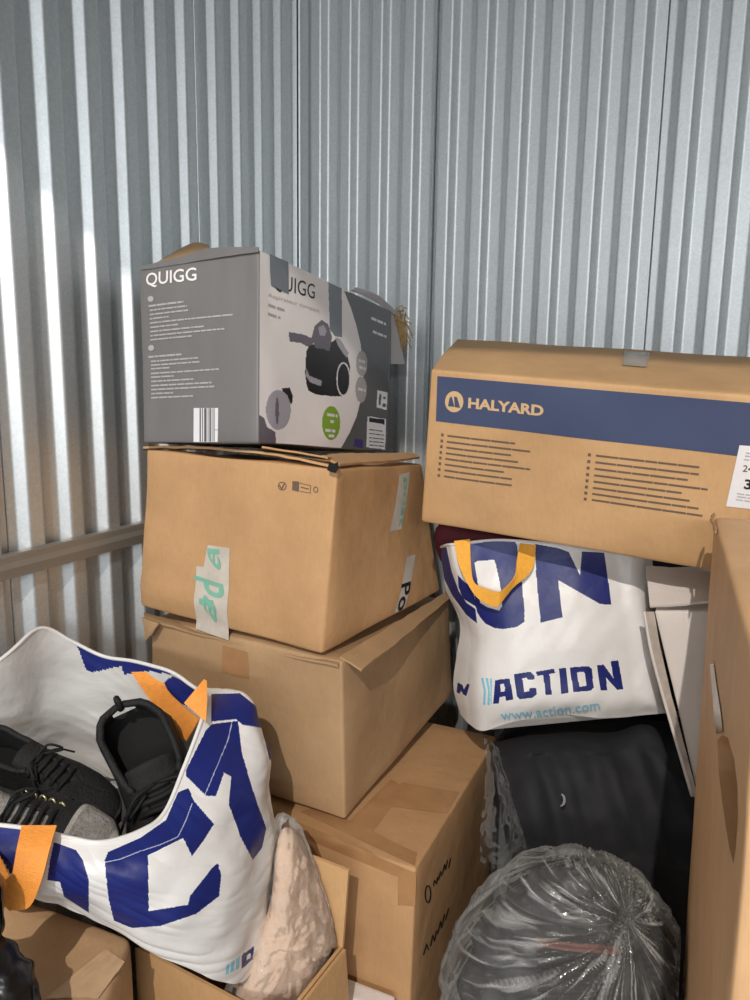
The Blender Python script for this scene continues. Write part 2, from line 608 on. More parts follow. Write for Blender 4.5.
class Carton:
    """eight corners (left/right, front/back, bottom/top), rounded creases, soft dents"""

    def __init__(s, c, amp=0.003, seed=0.0, r=0.004, freq=7.0):
        s.c = {k: np.asarray(v, float) for k, v in c.items()}
        s.amp, s.seed, s.r, s.freq = amp, seed, r, freq
        g = s.c
        s.L = (np.linalg.norm(g[1, 0, 0] - g[0, 0, 0]), np.linalg.norm(g[0, 1, 0] - g[0, 0, 0]), np.linalg.norm(g[0, 0, 1] - g[0, 0, 0]))
        s.ctr = sum(g.values()) / 8
        s.extra = None

    def raw(s, a, b, c):
        p = 0
        for (i, j, k), v in s.c.items():
            p = p + v * ((a if i else 1 - a) * (b if j else 1 - b) * (c if k else 1 - c))
        return p

    def pt(s, a, b, c, off=0.0):
        p = s.raw(a, b, c)
        d = np.zeros(3)
        ax = (s.c[1, 0, 0] - s.c[0, 0, 0]) / s.L[0]
        ay = (s.c[0, 1, 0] - s.c[0, 0, 0]) / s.L[1]
        az = (s.c[0, 0, 1] - s.c[0, 0, 0]) / s.L[2]
        ca, cb, cc = (min(max(q, 0), 1) for q in (a, b, c))
        for q, axis, (e1, e2) in ((a, ax, (cb, cc)), (b, ay, (ca, cc)), (c, az, (ca, cb))):
            sg = -1 if q < 0.5 else 1
            w = abs(q - 0.5) * 2
            if w > 0.9:
                w = (w - 0.9) / 0.1
                fall = min(1, 16 * e1 * (1 - e1)) * min(1, 16 * e2 * (1 - e2))
                nn = nz(p, s.freq, s.seed) * s.amp * 1.6
                if s.extra:
                    nn += s.extra(a, b, c)
                d = d + axis * sg * (nn * (0.25 + 0.75 * fall) * w)
                if w > 0.98:
                    d = d + axis * sg * off
        return p + d

    def face(s, f, u, v, off=0.0):
        if f == 'front':
            return s.pt(u, 0, v, off)
        if f == 'right':
            return s.pt(1, u, v, off)
        if f == 'left':
            return s.pt(0, u, v, off)
        if f == 'top':
            return s.pt(u, v, 1, off)

    def uv(s, f, x, y):
        u, v = 0.5, 0.5
        t = np.array([x, y], float)
        for _ in range(14):
            p0 = proj(s.face(f, u, v)) - t
            J = np.stack([(proj(s.face(f, u + 1e-4, v)) - t - p0) / 1e-4, (proj(s.face(f, u, v + 1e-4)) - t - p0) / 1e-4], 1)
            try:
                d = np.linalg.solve(J, -p0)
            except np.linalg.LinAlgError:
                break
            u += float(np.clip(d[0], -.3, .3))
            v += float(np.clip(d[1], -.3, .3))
        return u, v

    def body(s, name, mat, parent, n=16):
        r = s.r
        co = []
        for L in s.L:
            co.append(sorted(set([0, r * .3, r] + list(np.linspace(r, L - r, n)) + [L - r * .3, L])))
        V, Fc, key = [], [], {}

        def vid(p):
            k = tuple(round(q, 6) for q in p)
            if k not in key:
                q = np.array([min(max(p[i], r), s.L[i] - r) for i in range(3)])
                d = np.array(p) - q
                l = np.linalg.norm(d)
                pp = q + d / l * min(l, r) if l > 1e-9 else q
                key[k] = len(V)
                V.append(s.pt(*(pp[i] / s.L[i] for i in range(3))))
            return key[k]
        for ax in range(3):
            o1, o2 = [q for q in range(3) if q != ax]
            for side in (0, s.L[ax]):
                A, B = co[o1], co[o2]
                for i in range(len(A) - 1):
                    for j in range(len(B) - 1):
                        ids = []
                        for (x, y) in ((A[i], B[j]), (A[i + 1], B[j]), (A[i + 1], B[j + 1]), (A[i], B[j + 1])):
                            p = [0, 0, 0]
                            p[ax], p[o1], p[o2] = side, x, y
                            ids.append(vid(p))
                        fl = (side == 0) ^ (ax == 1)
                        Fc.append(ids[::-1] if fl else ids)
        return mesh_obj(name, V, Fc, mat, parent, True)

    def patch(s, name, f, quad, mat, parent, n=(10, 6), off=0.0007, px=True, pick=None, wob=0.0, **k):
        """thin print or tape over a quad of face f (corners bl, br, tr, tl in picture points or uv)"""
        q = [s.uv(f, *p) if px else p for p in quad]
        V, Fc, idx = [], [], []
        nu, nv = n
        for i in range(nu + 1):
            for j in range(nv + 1):
                a, b = i / nu, j / nv
                u = (q[0][0] * (1 - a) + q[1][0] * a) * (1 - b) + (q[3][0] * (1 - a) + q[2][0] * a) * b
                v = (q[0][1] * (1 - a) + q[1][1] * a) * (1 - b) + (q[3][1] * (1 - a) + q[2][1] * a) * b
                V.append(s.face(f, u, v, off + (wob * random.random() if wob else 0)))
        Fc = grid_faces(nu + 1, nv + 1, flip=(f == 'none'))
        if pick:
            pr = proj(np.array(V))
            c = pr[np.array(Fc)].mean(1)
            idx = pick(c[:, 0], c[:, 1])
        return mesh_obj(name, V, Fc, mat, parent, True, idx if pick else None, **k)

    def strips(s, name, f, rects, mat, parent, off=0.0011, **k):
        """many small uv rectangles (u0,v0,u1,v1) in one flat print"""
        V, Fc = [], []
        for (u0, v0, u1, v1) in rects:
            m = max(1, int(abs(u1 - u0) * 8))
            for q in range(m):
                a, b = u0 + (u1 - u0) * q / m, u0 + (u1 - u0) * (q + 1) / m
                i = len(V)
                V += [s.face(f, a, v0, off), s.face(f, b, v0, off), s.face(f, b, v1, off), s.face(f, a, v1, off)]
                Fc.append((i, i + 1, i + 2, i + 3))
        o = mesh_obj(name, V, Fc, mat, parent, False, **k)
        o['kind'] = 'stuff'
        return o

    def polys(s, name, f, polys, mat, parent, off=0.0011, **k):
        V, Fc = [], []
        for pl in polys:
            i = len(V)
            V += [s.face(f, *s.uv(f, *p), off) for p in pl]
            Fc.append(tuple(range(i, i + len(pl))))
        o = mesh_obj(name, V, Fc, mat, parent, False, **k)
        if len(polys) > 1:
            o['kind'] = 'stuff'
        return o

    def text(s, name, f, txt, bl, br, tl, mat, parent, bold=0.0, off=0.0012, sx=1.0):
        """letters whose box runs from picture point bl along the baseline to br and up to tl"""
        V2, Fc, (w, h) = glyphs(txt, bold)
        A, B, T = (np.array(s.uv(f, *p)) for p in (bl, br, tl))
        V = []
        for x, y in V2:
            uv = A + (B - A) * (x / w) + (T - A) * (y / h)
            V.append(s.face(f, uv[0], uv[1], off))
        return mesh_obj(name, V, Fc, mat, parent, False)


def glyphs(txt, bold=0.0):
    cu = bpy.data.curves.new('lettering', 'FONT')
    cu.body = txt
    cu.size = 1.0
    cu.offset = bold
    cu.resolution_u = 3
    ob = bpy.data.objects.new('lettering', cu)
    COL.objects.link(ob)
    dg = bpy.context.evaluated_depsgraph_get()
    me = ob.evaluated_get(dg).to_mesh()
    V = np.array([(v.co.x, v.co.y) for v in me.vertices])
    Fc = [tuple(p.vertices) for p in me.polygons]
    ob.evaluated_get(dg).to_mesh_clear()
    bpy.data.objects.remove(ob)
    bpy.data.curves.remove(cu)
    V[:, 0] -= V[:, 0].min()
    y0 = 0.0 if V[:, 1].min() > -0.12 else V[:, 1].min()
    V[:, 1] -= y0
    return V, Fc, (V[:, 0].max(), V[:, 1].max())


def words(u0, v, u1, h, wmin, wmax, gap, rects, rng):
    """a line of illegible small print as word-long dashes"""
    u = u0
    sg = 1 if u1 > u0 else -1
    while (u1 - u) * sg > wmin * 0.4:
        w = rng.uniform(wmin, wmax)
        e = u + sg * min(w, abs(u1 - u))
        rects.append((u, v - h / 2, e, v + h / 2))
        u = e + sg * gap


def corners(d):
    return {k: at(*v) for k, v in d.items()}


def lower(c, z):
    """drop the four bottom corners of a carton to a height"""
    for (i, j, k) in list(c):
        if k == 0:
            c[i, j, 0] = np.array([c[i, j, 0][0], c[i, j, 0][1], z])
    return c


# world corner builder for a box standing upright: near right corner, yaw, dims
def upright(P, yaw, w, d, z0, z1):
    ax = np.array([cos(yaw), sin(yaw), 0])
    ay = np.array([-sin(yaw), cos(yaw), 0])
    P = np.array([P[0], P[1], 0.0])
    c = {}
    for i in (0, 1):
        for j in (0, 1):
            q = P - ax * w * (1 - i) + ay * d * j
            for k in (0, 1):
                c[i, j, k] = np.array([q[0], q[1], z1 if k else z0])
    return c


# --- thin white carton standing in front of the stack (only its top edge shows)
t = thing('white_carton', 'thin white carton edge standing low in front of the stack', 'box', (-0.02, 1.02, 0))
WB = Carton(upright((0.03, 0.995), radians(-24.7), 0.20, 0.035, 0.003, 0.305), 0.001, 3.0)
WB.body('body', WHITE_CARD, t, 8)

# --- bottom kraft carton of the stack
c = upright((0.070, 1.03), radians(-24.7), 0.47, 0.47, 0.004, 0.528)
c[1, 0, 1] = at(416, 869, 1.03)
c[1, 0, 0] = at(417, 869, 1.03) + (at(410, 1000, 1.03) - at(416, 869, 1.03)) * (0.54 / 0.235)
c[1, 0, 0][2] = 0.004
c[0, 0, 1][2] = 0.530
t = thing('cardboard_box', 'kraft carton with brown tape and dark script on its side, lowest of the stack', 'box', (0.0, 1.2, 0.0), 'cartons in the left stack')
B1 = Carton(c, 0.0014, 11.0, 0.005)
B1.body('body', CARD_C, t)
B1.patch('tape', 'top', [(300, 812), (415, 866), (417, 853), (318, 806)], TAPE, t, (16, 3), 0.0006)
B1.patch('tape', 'top', [(388, 806), (447, 814), (459, 793), (402, 783)], TAPE, t, (8, 8), 0.0012)
B1.patch('tape', 'top', [(343, 828), (368, 838), (406, 788), (391, 780)], TAPE, t, (6, 8), 0.0009)
B1.patch('tape', 'front', [(398, 905), (415, 906), (416, 873), (398, 868)], TAPE, t, (4, 6), 0.0008)
B1.patch('tape', 'front', [(290, 832), (414, 884), (415, 873), (292, 819)], TAPE, t, (12, 2), 0.0005)
sc = []


def stroke(pts, w):
    out = []
    for (x0, y0), (x1, y1) in zip(pts[:-1], pts[1:]):
        d = math.hypot(x1 - x0, y1 - y0) or 1
        nx, ny = -(y1 - y0) / d * w / 2, (x1 - x0) / d * w / 2
        out.append([(x0 + nx, y0 + ny), (x1 + nx, y1 + ny), (x1 - nx, y1 - ny), (x0 - nx, y0 - ny)])
    return out


ring = [(427.5 + 2.6 * cos(a) + 2.2 * sin(a) * .4, 894 + 8 * sin(a) - 3 * cos(a)) for a in np.linspace(0, 2 * pi, 13)]
sc += stroke(ring, 1.3)
sc += stroke([(433, 886), (434, 880), (436, 884), (437, 877)], 1.2) + stroke([(438, 880), (440, 871), (441, 876)], 1.2)
sc += stroke([(442, 874), (444, 864), (445, 870), (447, 860)], 1.2) + stroke([(448, 868), (450, 858)], 1.1)
sc += stroke([(423, 955), (426, 944), (428, 950)], 1.2) + stroke([(430, 946), (432, 935), (434, 941), (436, 930)], 1.2)
sc += stroke([(437, 934), (440, 921), (441, 928), (444, 914)], 1.2) + stroke([(445, 920), (448, 908)], 1.1)
B1.polys('print', 'right', sc, BLACK_INK, t)

# --- middle carton
c = upright((-0.047, 1.14), radians(-26.2), 0.426, 0.50, 0.548, 0.800)
c[1, 0, 1] = at(342, 662, 1.135)
c[1, 0, 0] = at(345, 821, 1.14)
c[0, 0, 1] = at(149, 618, 1.328)
c[0, 0, 0] = at(154, 772, 1.328)
c[0, 0, 0][2] = 0.548
c[1, 1, 1] = at(449, 600, 1.57)
c[1, 1, 0] = at(453, 694, 1.57)
c[1, 1, 0][2] = max(c[1, 1, 0][2], 0.548)
t = thing('cardboard_box', 'kraft carton with crumpled flaps along its top, in the middle of the stack', 'box', (-0.1, 1.3, 0.545), 'cartons in the left stack')
B3 = Carton(c, 0.005, 23.0, 0.006)
B3.body('body', CARD_B, t)
# crushed flaps sticking out along the top
mb = MB()
P = lambda u, v, z=0.0: B3.face('right', u, v, z)
q = lambda x, y, Y: at(x, y, Y)


def plate(name, pts_top, mat, parent, t=0.004, n=14, wav=0.002, seed=0.0, **k):
    """bent board: two rows of world points (edge A, edge B) made thick"""
    A = cr(pts_top[0], n)
    B = cr(pts_top[1], n)
    V = []
    rows = 5
    for i in range(n):
        for j in range(rows):
            p = A[i] + (B[i] - A[i]) * j / (rows - 1)
            p = p + np.array([0, 0, wav * nz(p, 40, seed)])
            V.append(p)
    V = np.array(V)
    G = V.reshape(n, rows, 3)
    N = np.cross(np.gradient(G, axis=0), np.gradient(G, axis=1))
    N /= np.linalg.norm(N, axis=2, keepdims=True) + 1e-9
    V2 = (G - N * t).reshape(-1, 3)
    m = len(V)
    Fc = grid_faces(n, rows) + grid_faces(n, rows, base=m, flip=True)
    e = rows - 1
    for i in range(n - 1):
        Fc.append((i * rows, m + i * rows, m + (i + 1) * rows, (i + 1) * rows))
        Fc.append((i * rows + e, (i + 1) * rows + e, m + (i + 1) * rows + e, m + i * rows + e))
    for j in range(rows - 1):
        Fc.append((j, j + 1, m + j + 1, m + j))
        b = (n - 1) * rows
        Fc.append((b + j, m + b + j, m + b + j + 1, b + j + 1))
    return mesh_obj(name, np.concatenate([V, V2]), Fc, mat, parent, True, sharp=35, **k)


plate('flap', ([q(362, 669, 1.125), q(390, 648, 1.22), q(420, 623, 1.37), q(450, 598, 1.55)],
               [q(340, 656, 1.15), q(372, 637, 1.24), q(408, 615, 1.39), q(445, 592, 1.56)]), CARD_B, t, 0.004, 16, 0.003, 2.0)
plate('flap', ([q(145, 617, 1.320), q(200, 634, 1.262), q(270, 650, 1.20), q(338, 665, 1.128)],
               [q(144, 612, 1.345), q(200, 628, 1.29), q(270, 645, 1.23), q(341, 660, 1.15)]), CARD_B, t, 0.004, 18, 0.003, 5.0)
plate('corner_fold', ([q(143, 617, 1.314), q(160, 624, 1.296)], [q(147, 640, 1.312), q(152, 634, 1.296)]), CARD_B, t, 0.003, 6, 0.002, 8.0)
B3.patch('tape', 'front', [(222, 672), (249, 679), (248, 652), (223, 645)], TAPE, t, (5, 5), 0.0008, wob=0.0006)

# --- upper carton
c = {(1, 0, 0): at(322, 654, 1.15), (1, 0, 1): at(338, 469, 1.155), (0, 0, 0): at(140, 606, 1.33), (0, 0, 1): at(146, 449, 1.335),
     (1, 1, 0): at(441, 591, 1.515), (1, 1, 1): at(422, 464, 1.53), (0, 1, 0): (-0.240, 1.70, 0.845), (0, 1, 1): (-0.238, 1.70, 1.078)}
t = thing('cardboard_box', 'kraft carton with strips of printed parcel tape, directly under the grey vacuum cleaner box', 'box', (-0.1, 1.35, 0.84), 'cartons in the left stack')
B2 = Carton(c, 0.005, 31.0, 0.006)
B2.extra = lambda a, b, cc: 0.008 * math.exp(-((cc - 0.13) / 0.07) ** 2) * (1 - a) if b < 0.05 else 0.0
B2.body('body', CARD_A, t, 18)
plate('flap', ([q(143, 446, 1.335), q(205, 447, 1.28), q(270, 453, 1.215), q(332, 465, 1.155)],
               [q(143, 448, 1.42), q(205, 448, 1.37), q(270, 453, 1.31), q(338, 462, 1.25)]), CARD_A, t, 0.004, 18, 0.002, 2.5)
plate('flap', ([q(262, 446, 1.205), q(300, 452, 1.185), q(328, 457, 1.165)], [q(262, 449, 1.26), q(300, 454, 1.24), q(336, 459, 1.22)]), CARD_EDGE, t, 0.003, 12, 0.001, 4.0)
plate('flap', ([q(340, 464, 1.165), q(365, 462, 1.26), q(395, 460, 1.38), q(420, 457, 1.50)],
               [q(322, 455, 1.20), q(345, 453, 1.28), q(380, 453, 1.40), q(412, 452, 1.52)]), CARD_A, t, 0.004, 16, 0.001, 6.0)
# crushed corner hole: flat dark patch painted for the shade inside
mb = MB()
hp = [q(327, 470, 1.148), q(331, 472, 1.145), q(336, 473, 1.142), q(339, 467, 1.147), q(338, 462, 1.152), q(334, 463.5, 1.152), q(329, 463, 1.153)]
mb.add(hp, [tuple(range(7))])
mb.build('corner_hole_shade', SHOE_LINING, t)
# tape strips with lettering
tp = B2.patch('parcel_tape', 'front', [(196, 628), (229, 640), (230, 548), (208, 545)], TAPE_CLEAR, t, (5, 12), 0.0008, wob=0.0005)
B2.patch('parcel_tape', 'front', [(197, 627), (212, 631), (209, 567), (197, 566)], TAPE_CLEAR, t, (4, 10), 0.0014, wob=0.0005)
B2.text('lettering', 'front', 'd', (224, 600), (223, 584), (196, 590), TEAL, tp, 0.02, 0.0026)
B2.text('lettering', 'front', 'a', (217, 624), (216, 607), (203, 606), TEAL, tp, 0.02, 0.0026)
B2.text('lettering', 'front', 'e', (221, 573), (221, 559), (208, 558), TEAL, tp, 0.01, 0.0026)
B2.polys('lettering_bar', 'front', [[(200, 604), (214, 606), (214, 600), (200, 598)], [(208, 553), (220, 554), (220, 549), (208, 548)]], TEAL, tp, 0.0025)
tp2 = B2.patch('parcel_tape', 'right', [(389, 532), (401, 529), (409, 472), (399, 474)], TAPE_CLEAR, t, (4, 10), 0.0009, wob=0.0005)
B2.text('lettering', 'right', 'post', (402, 478), (396, 527), (407, 478), TEAL, tp2, 0.01, 0.002)
tp3 = B2.patch('parcel_tape', 'right', [(394, 613), (404, 608), (415, 554), (406, 557)], TAPE_CLEAR, t, (4, 10), 0.0009, wob=0.0005)
B2.text('lettering', 'right', 'Po', (401, 584), (396, 612), (410, 581), BLACK_INK, tp3, 0.02, 0.002)
# small recycling marks
pr = []
pr += stroke([(282.5 + 4 * cos(a), 486 + 4 * sin(a)) for a in np.linspace(0, 2 * pi, 13)], 0.8)
pr += stroke([(279.5, 485), (282, 489), (285, 483)], 1.2)
pr += [[(292.5, 490), (299, 491.5), (299.5, 481.5), (292.8, 481)]]
pr += stroke([(300, 483), (311, 485.5), (310.5, 493), (300, 491)], 0.6) + stroke([(301, 487), (309, 489)], 1.0)
pr += stroke([(316 + 2.2 * cos(a), 489.5 + 2.8 * sin(a)) for a in np.linspace(0, 2 * pi, 9)], 0.8)
B2.polys('print', 'front', pr, INK, t)

# --- vacuum cleaner box on top of the stack
c = {(1, 0, 0): at(258, 443, 1.20), (1, 0, 1): at(259, 249, 1.23), (0, 0, 0): at(143, 443, 1.305), (0, 0, 1): at(139, 268, 1.335),
     (1, 1, 0): at(388, 452, 1.63), (1, 1, 1): at(392, 311, 1.66), (0, 1, 0): at(270, 449, 1.735), (0, 1, 1): at(255, 310, 1.76)}
t = thing('vacuum_cleaner_box', 'grey and white printed vacuum cleaner box on top of the left stack', 'box', (-0.19, 1.45, 1.16))
QB = Carton(c, 0.0035, 43.0, 0.004)
QB.body('body', GREY_BOX, t, 18)
QW = dict(zip(['white', 'dark', 'tape', 'pale', 'black', 'mid', 'light', 'green', 'violet', 'paper'], range(10)))
QM = [WHITE_PRINT, GREY_DARK, TAPE_GREY, PALE_PRINT, VAC_BLACK, VAC_MID, VAC_LIGHT, GREEN, VIOLET, PAPER]
sx = lambda pts: [(250 + x * .2267, 240 + y * .2265) for x, y in pts]
CURVE = sx([(415, 225), (445, 300), (470, 380), (488, 460), (498, 540), (500, 620), (490, 700), (470, 780), (440, 850), (395, 930), (700, 1000), (700, 300)])
SHP = [('dark', CURVE),
       ('tape', sx([(345, 175), (405, 208), (405, 430), (375, 425), (352, 395)])),
       ('mid', sx([(170, 405), (240, 418), (285, 440), (270, 480), (225, 455), (175, 448)])),
       ('black', sx([(248, 490), (262, 468), (300, 452), (330, 478), (385, 430), (425, 490), (442, 560), (440, 640), (415, 690), (360, 690), (290, 682), (258, 665), (250, 640), (243, 590)])),
       ('mid', sx([(272, 430), (285, 380), (315, 352), (345, 372), (362, 430), (350, 490), (320, 480), (290, 478)])),
       ('light', sx([(300, 385), (325, 375), (338, 400), (330, 425), (308, 420)])),
       ('light', sx([(375, 428), (400, 440), (435, 500), (425, 520), (390, 470)])),
       ('light', sx([(248, 565), (262, 600), (318, 622), (312, 645), (265, 628), (246, 600)])),
       ('black', sx([(270, 500), (330, 520), (325, 600), (275, 590)])),
       ('black', sx([(140, 655), (175, 652), (190, 690), (185, 725), (170, 720), (165, 685), (150, 680)])),
       ('mid', sx([(36, 768), (62, 785), (75, 825), (112, 848), (116, 905), (36, 898)])),
       ('paper', sx([(518, 778), (600, 790), (596, 925), (512, 915)])),
       ('black', sx([(526, 783), (594, 793), (594, 815), (525, 804)])),
       ('violet', sx([(462, 876), (500, 884), (497, 920), (458, 912)])),
       ('paper', sx([(562, 663), (606, 672), (603, 750), (558, 740)])),
       ('dark', sx([(570, 680), (580, 682), (576, 730), (567, 728)])), ('dark', sx([(588, 690), (600, 692), (597, 705), (586, 702)])),
       ('dark', sx([(586, 720), (600, 723), (598, 738), (584, 735)]))]
ELL = [('paper', 412, 615, 31, 76), ('black', 412, 615, 26, 68), ('light', 125, 750, 55, 88), ('mid', 120, 755, 8, 60), ('green', 358, 808, 40, 75),
       ('pale', 493, 545, 25, 56), ('pale', 490, 660, 25, 58)]


def qpick(x, y):
    m = np.full(len(x), QW['white'], dtype=np.int32)
    X, Y = (x - 250) / .2267, (y - 240) / .2265
    for nme, pl in SHP:
        m[in_polys(x, y, pl)] = QW[nme]
    for nme, cx, cy, rx, ry in ELL:
        m[in_ell(X, Y, cx, cy, rx, ry)] = QW[nme]
    return m


QB.patch('printed_panel', 'right', [(0.004, 0.006), (0.985, 0.006), (0.985, 0.994), (0.004, 0.994)], QM, t, (230, 230), 0.0006, px=False, pick=qpick)
QB.text('lettering', 'right', 'QUIGG', (270.5, 290), (314, 302), (270.5, 271), BLACK_INK, t, 0.0)
QB.text('lettering', 'right', 'Aspirateur compact', (267.5, 298), (319, 314), (267.5, 292.5), PALE_PRINT, t, 0.0, 0.0012)
QB.patch('grey_tape', 'right', sx([(88, 200), (166, 238), (164, 98), (82, 62)]), TAPE_GREY, t, (6, 8), 0.0022)
rng = random.Random(5)
rc = []


def pxline(B, f, x0, y0, x1, y1, h, rects, wm=0.02, wx=0.06, gap=0.008):
    a = B.uv(f, x0, y0)
    b = B.uv(f, x1, y1)
    words(a[0], (a[1] + b[1]) / 2, b[0], h, wm, wx, gap, rects, rng)


for (x0, y0, x1, y1) in ((77, 290, 150, 307), (77, 326, 132, 343)):
    pxline(QB, 'right', *sx([(x0, y0), (x1, y1)])[0], *sx([(x0, y0), (x1, y1)])[1], 0.014, rc)
QB.strips('fine_print', 'right', rc, PALE_PRINT, t)
rc = []
for (x0, y0, x1, y1) in ((533, 343, 605, 377), (540, 402, 600, 430), (338, 768, 384, 780), (330, 835, 382, 850), (352, 800, 368, 804), (345, 862, 372, 868),
                         (478, 530, 510, 542), (480, 560, 508, 570), (474, 655, 508, 667)):
    pxline(QB, 'right', *sx([(x0, y0), (x1, y1)])[0], *sx([(x0, y0), (x1, y1)])[1], 0.018, rc)
QB.strips('fine_print', 'right', rc, PAPER, t)
rc = []
for y in (835, 852, 870, 886, 902):
    pxline(QB, 'right', *sx([(524, y)])[0], *sx([(590, y + 11)])[0], 0.006, rc)
QB.strips('fine_print', 'right', rc, GREY_DARK, t)
# grey end panel
QB.text('lettering', 'front', 'QUIGG', (146.6, 288.5), (197, 283), (146.4, 273.5), WHITE_PRINT, t, 0.012)
rc = []
s1 = lambda x, y: (130 + x * .18, 240 + y * .18)
s2 = lambda x, y: (130 + x * .18, 340 + y * .18)
for (x0, y0, x1, h) in ((105, 366, 300, .011), (112, 390, 318, .009), (112, 414, 325, .009), (112, 438, 218, .009), (112, 462, 572, .009), (115, 486, 272, .009),
                        (115, 510, 412, .009), (115, 534, 526, .009), (115, 556, 345, .009)):
    a = s1(x0, y0)
    b = s1(x1, y0 - (x1 - x0) * .10)
    pxline(QB, 'front', *a, *b, h, rc, 0.02, 0.09, 0.006)
for (x0, y0, x1, h) in ((105, 92, 295, .011), (118, 116, 380, .009), (118, 138, 388, .009), (118, 160, 222, .009), (118, 184, 496, .009), (118, 207, 245, .009),
                        (120, 230, 355, .009), (120, 254, 455, .009), (120, 276, 470, .009), (120, 299, 242, .009), (120, 322, 352, .009)):
    a = s2(x0, y0)
    b = s2(x1, y0 - (x1 - x0) * .05)
    pxline(QB, 'front', *a, *b, h, rc, 0.02, 0.09, 0.006)
QB.strips('fine_print', 'front', rc, PALE_PRINT, t)
QB.polys('print', 'front', [[(151 + 3 * cos(a), 299 + 3 * sin(a)) for a in np.linspace(0, 2 * pi, 13)[:-1]], [(151.5 + 3 * cos(a), 348 + 3 * sin(a)) for a in np.linspace(0, 2 * pi, 13)[:-1]]], PALE_PRINT, t)
bcd = QB.polys('barcode', 'front', [[(193.8, 442), (218, 442), (218.5, 408), (194, 408)]], PAPER, t, 0.0009)
QB.polys('barcode_bar', 'front', [[(x, 441.6), (x + w, 441.6), (x + w, 408.2), (x, 408.2)] for x, w in ((200, 1.3), (202.6, .8), (204.6, 2.4), (208.2, .7), (209.8, 1.6), (212.3, .6), (214, .9))], GREY_DARK, bcd, 0.0014)
# raised top flap and the torn rear flaps
plate('front_flap', ([q(141, 270, 1.330), q(175, 265, 1.298), q(215, 258, 1.262), q(258, 252, 1.226)],
                     [q(141, 266, 1.331), q(180, 257, 1.295), q(212, 248, 1.264), q(258, 247, 1.228)]), GREY_BOX, t, 0.003, 16, 0.001, 3.0)
plate('top_flap', ([q(152, 265, 1.345), q(180, 258, 1.315), q(208, 250, 1.29)],
                   [q(164, 258, 1.39), q(192, 243, 1.36), q(209, 245, 1.33)]), CARD_B, t, 0.003, 12, 0.001, 3.0)
plate('torn_flap', ([q(391, 312, 1.668), q(391, 340, 1.67), q(391, 364, 1.67)], [q(394, 316, 1.685), q(400, 342, 1.70), q(405, 364, 1.71)]), PALE_PRINT, t, 0.003, 8, 0.001, 1.0)
plate('top_flap', ([q(352, 290, 1.52), q(372, 300, 1.59), q(394, 314, 1.67)], [q(356, 287, 1.54), q(378, 295, 1.60), q(397, 312, 1.68)]), PALE_PRINT, t, 0.003, 8, 0.001, 1.0)

# straw-like fibres caught behind that box
mb = MB()
rng = random.Random(3)
for k in range(46):
    a = q(392 + rng.uniform(0, 14), 312 + rng.uniform(-3, 12), 1.70)
    if k < 26:
        b = a + np.array([rng.uniform(-.012, .02), rng.uniform(-.01, .03), rng.uniform(-.03, .012)])
    else:
        b = q(405 + rng.uniform(-3, 11), 335 + rng.uniform(0, 22), 1.715)
        a = q(393 + rng.uniform(0, 5), 318 + rng.uniform(-4, 4), 1.70)
    mid = (a + b) / 2 + np.array([rng.uniform(-.006, .006), rng.uniform(-.006, .006), rng.uniform(.0, .01)])
    mb.tube(cr([a, mid, b], 6), 0.0013, 4)
o = mb.build('straw_tuft', STRAW, None, True)
o['label'] = 'tuft of straw coloured fibres sticking out behind the vacuum cleaner box'
o['category'] = 'straw'

# --- large carton with the navy band
c = {(0, 0, 0): at(421, 522, 1.30), (0, 0, 1): at(430, 369, 1.25), (0, 1, 1): at(456, 338, 1.50), (0, 1, 0): at(471, 470, 1.57),
     (1, 0, 0): at(792, 585, 1.06), (1, 0, 1): at(823, 401, 1.01), (1, 1, 1): at(806, 361, 1.27), (1, 1, 0): at(780, 507, 1.33)}
t = thing('medical_supplies_carton', 'wide kraft carton with a navy band and tan lettering, lying on the upright shopping bag', 'box', (0.3, 1.3, 1.02))
HB = Carton(c, 0.003, 57.0, 0.006)
HB.extra = lambda a, b, cc: 0.004 * math.sin(pi * min(max(b, 0), 1)) if cc > 0.95 else 0.0
HB.body('body', CARD_H, t, 20)
nb = HB.patch('navy_band', 'front', [(436.0, 421), (796, 463), (800, 407), (437.5, 376)], NAVY_BAND, t, (30, 6), 0.0008)
lgo = HB.polys('logo', 'front', [[(454.5 + 9.2 * cos(a), 401.5 + 10.6 * sin(a)) for a in np.linspace(0, 2 * pi, 29)[:-1]]], TAN_PRINT, nb, 0.0016)
HB.polys('logo_mark', 'front', [[(448.5, 405), (450, 397.5), (452, 396), (455, 406.5), (449, 406)], [(455.2, 406.5), (454.5, 396), (457.5, 397), (460.5, 407.5), (456, 407)]], NAVY_BAND, nb, 0.0022)
HB.text('lettering', 'front', 'HALYARD', (468.3, 407.3), (543.5, 415.6), (468.8, 397.3), TAN_PRINT, nb, 0.038, 0.0017)
rc = []
for i, (y, xe) in enumerate(zip((435.5, 441.5, 447.3, 453, 458.5, 464.2, 470, 476), (515, 530, 511, 518, 530, 504, 516, 512))):
    x0 = 447.5 - i * .5
    a, b = HB.uv('front', x0, y), HB.uv('front', xe, y + (xe - x0) * .165)
    words(a[0], a[1], b[0], 0.011, 0.03, 0.08, 0.0018, rc, rng)
    z = HB.uv('front', 442.5 - i * .5, y - .8)
    rc.append((z[0] - .004, z[1] - .009, z[0] + .004, z[1] + .009))
for i, (y, xe) in enumerate(zip((455.3, 462, 468.5, 475, 481.3, 487.5, 493.5, 499.5), (701, 699, 688, 708, 682, 690, 699, 703))):
    x0 = 596 - i * .6
    a, b = HB.uv('front', x0, y), HB.uv('front', xe, y + (xe - x0) * .11)
    words(a[0], a[1], b[0], 0.011, 0.03, 0.08, 0.0018, rc, rng)
    z = HB.uv('front', 589.5 - i * .6, y - .7)
    rc.append((z[0] - .004, z[1] - .009, z[0] + .004, z[1] + .009))
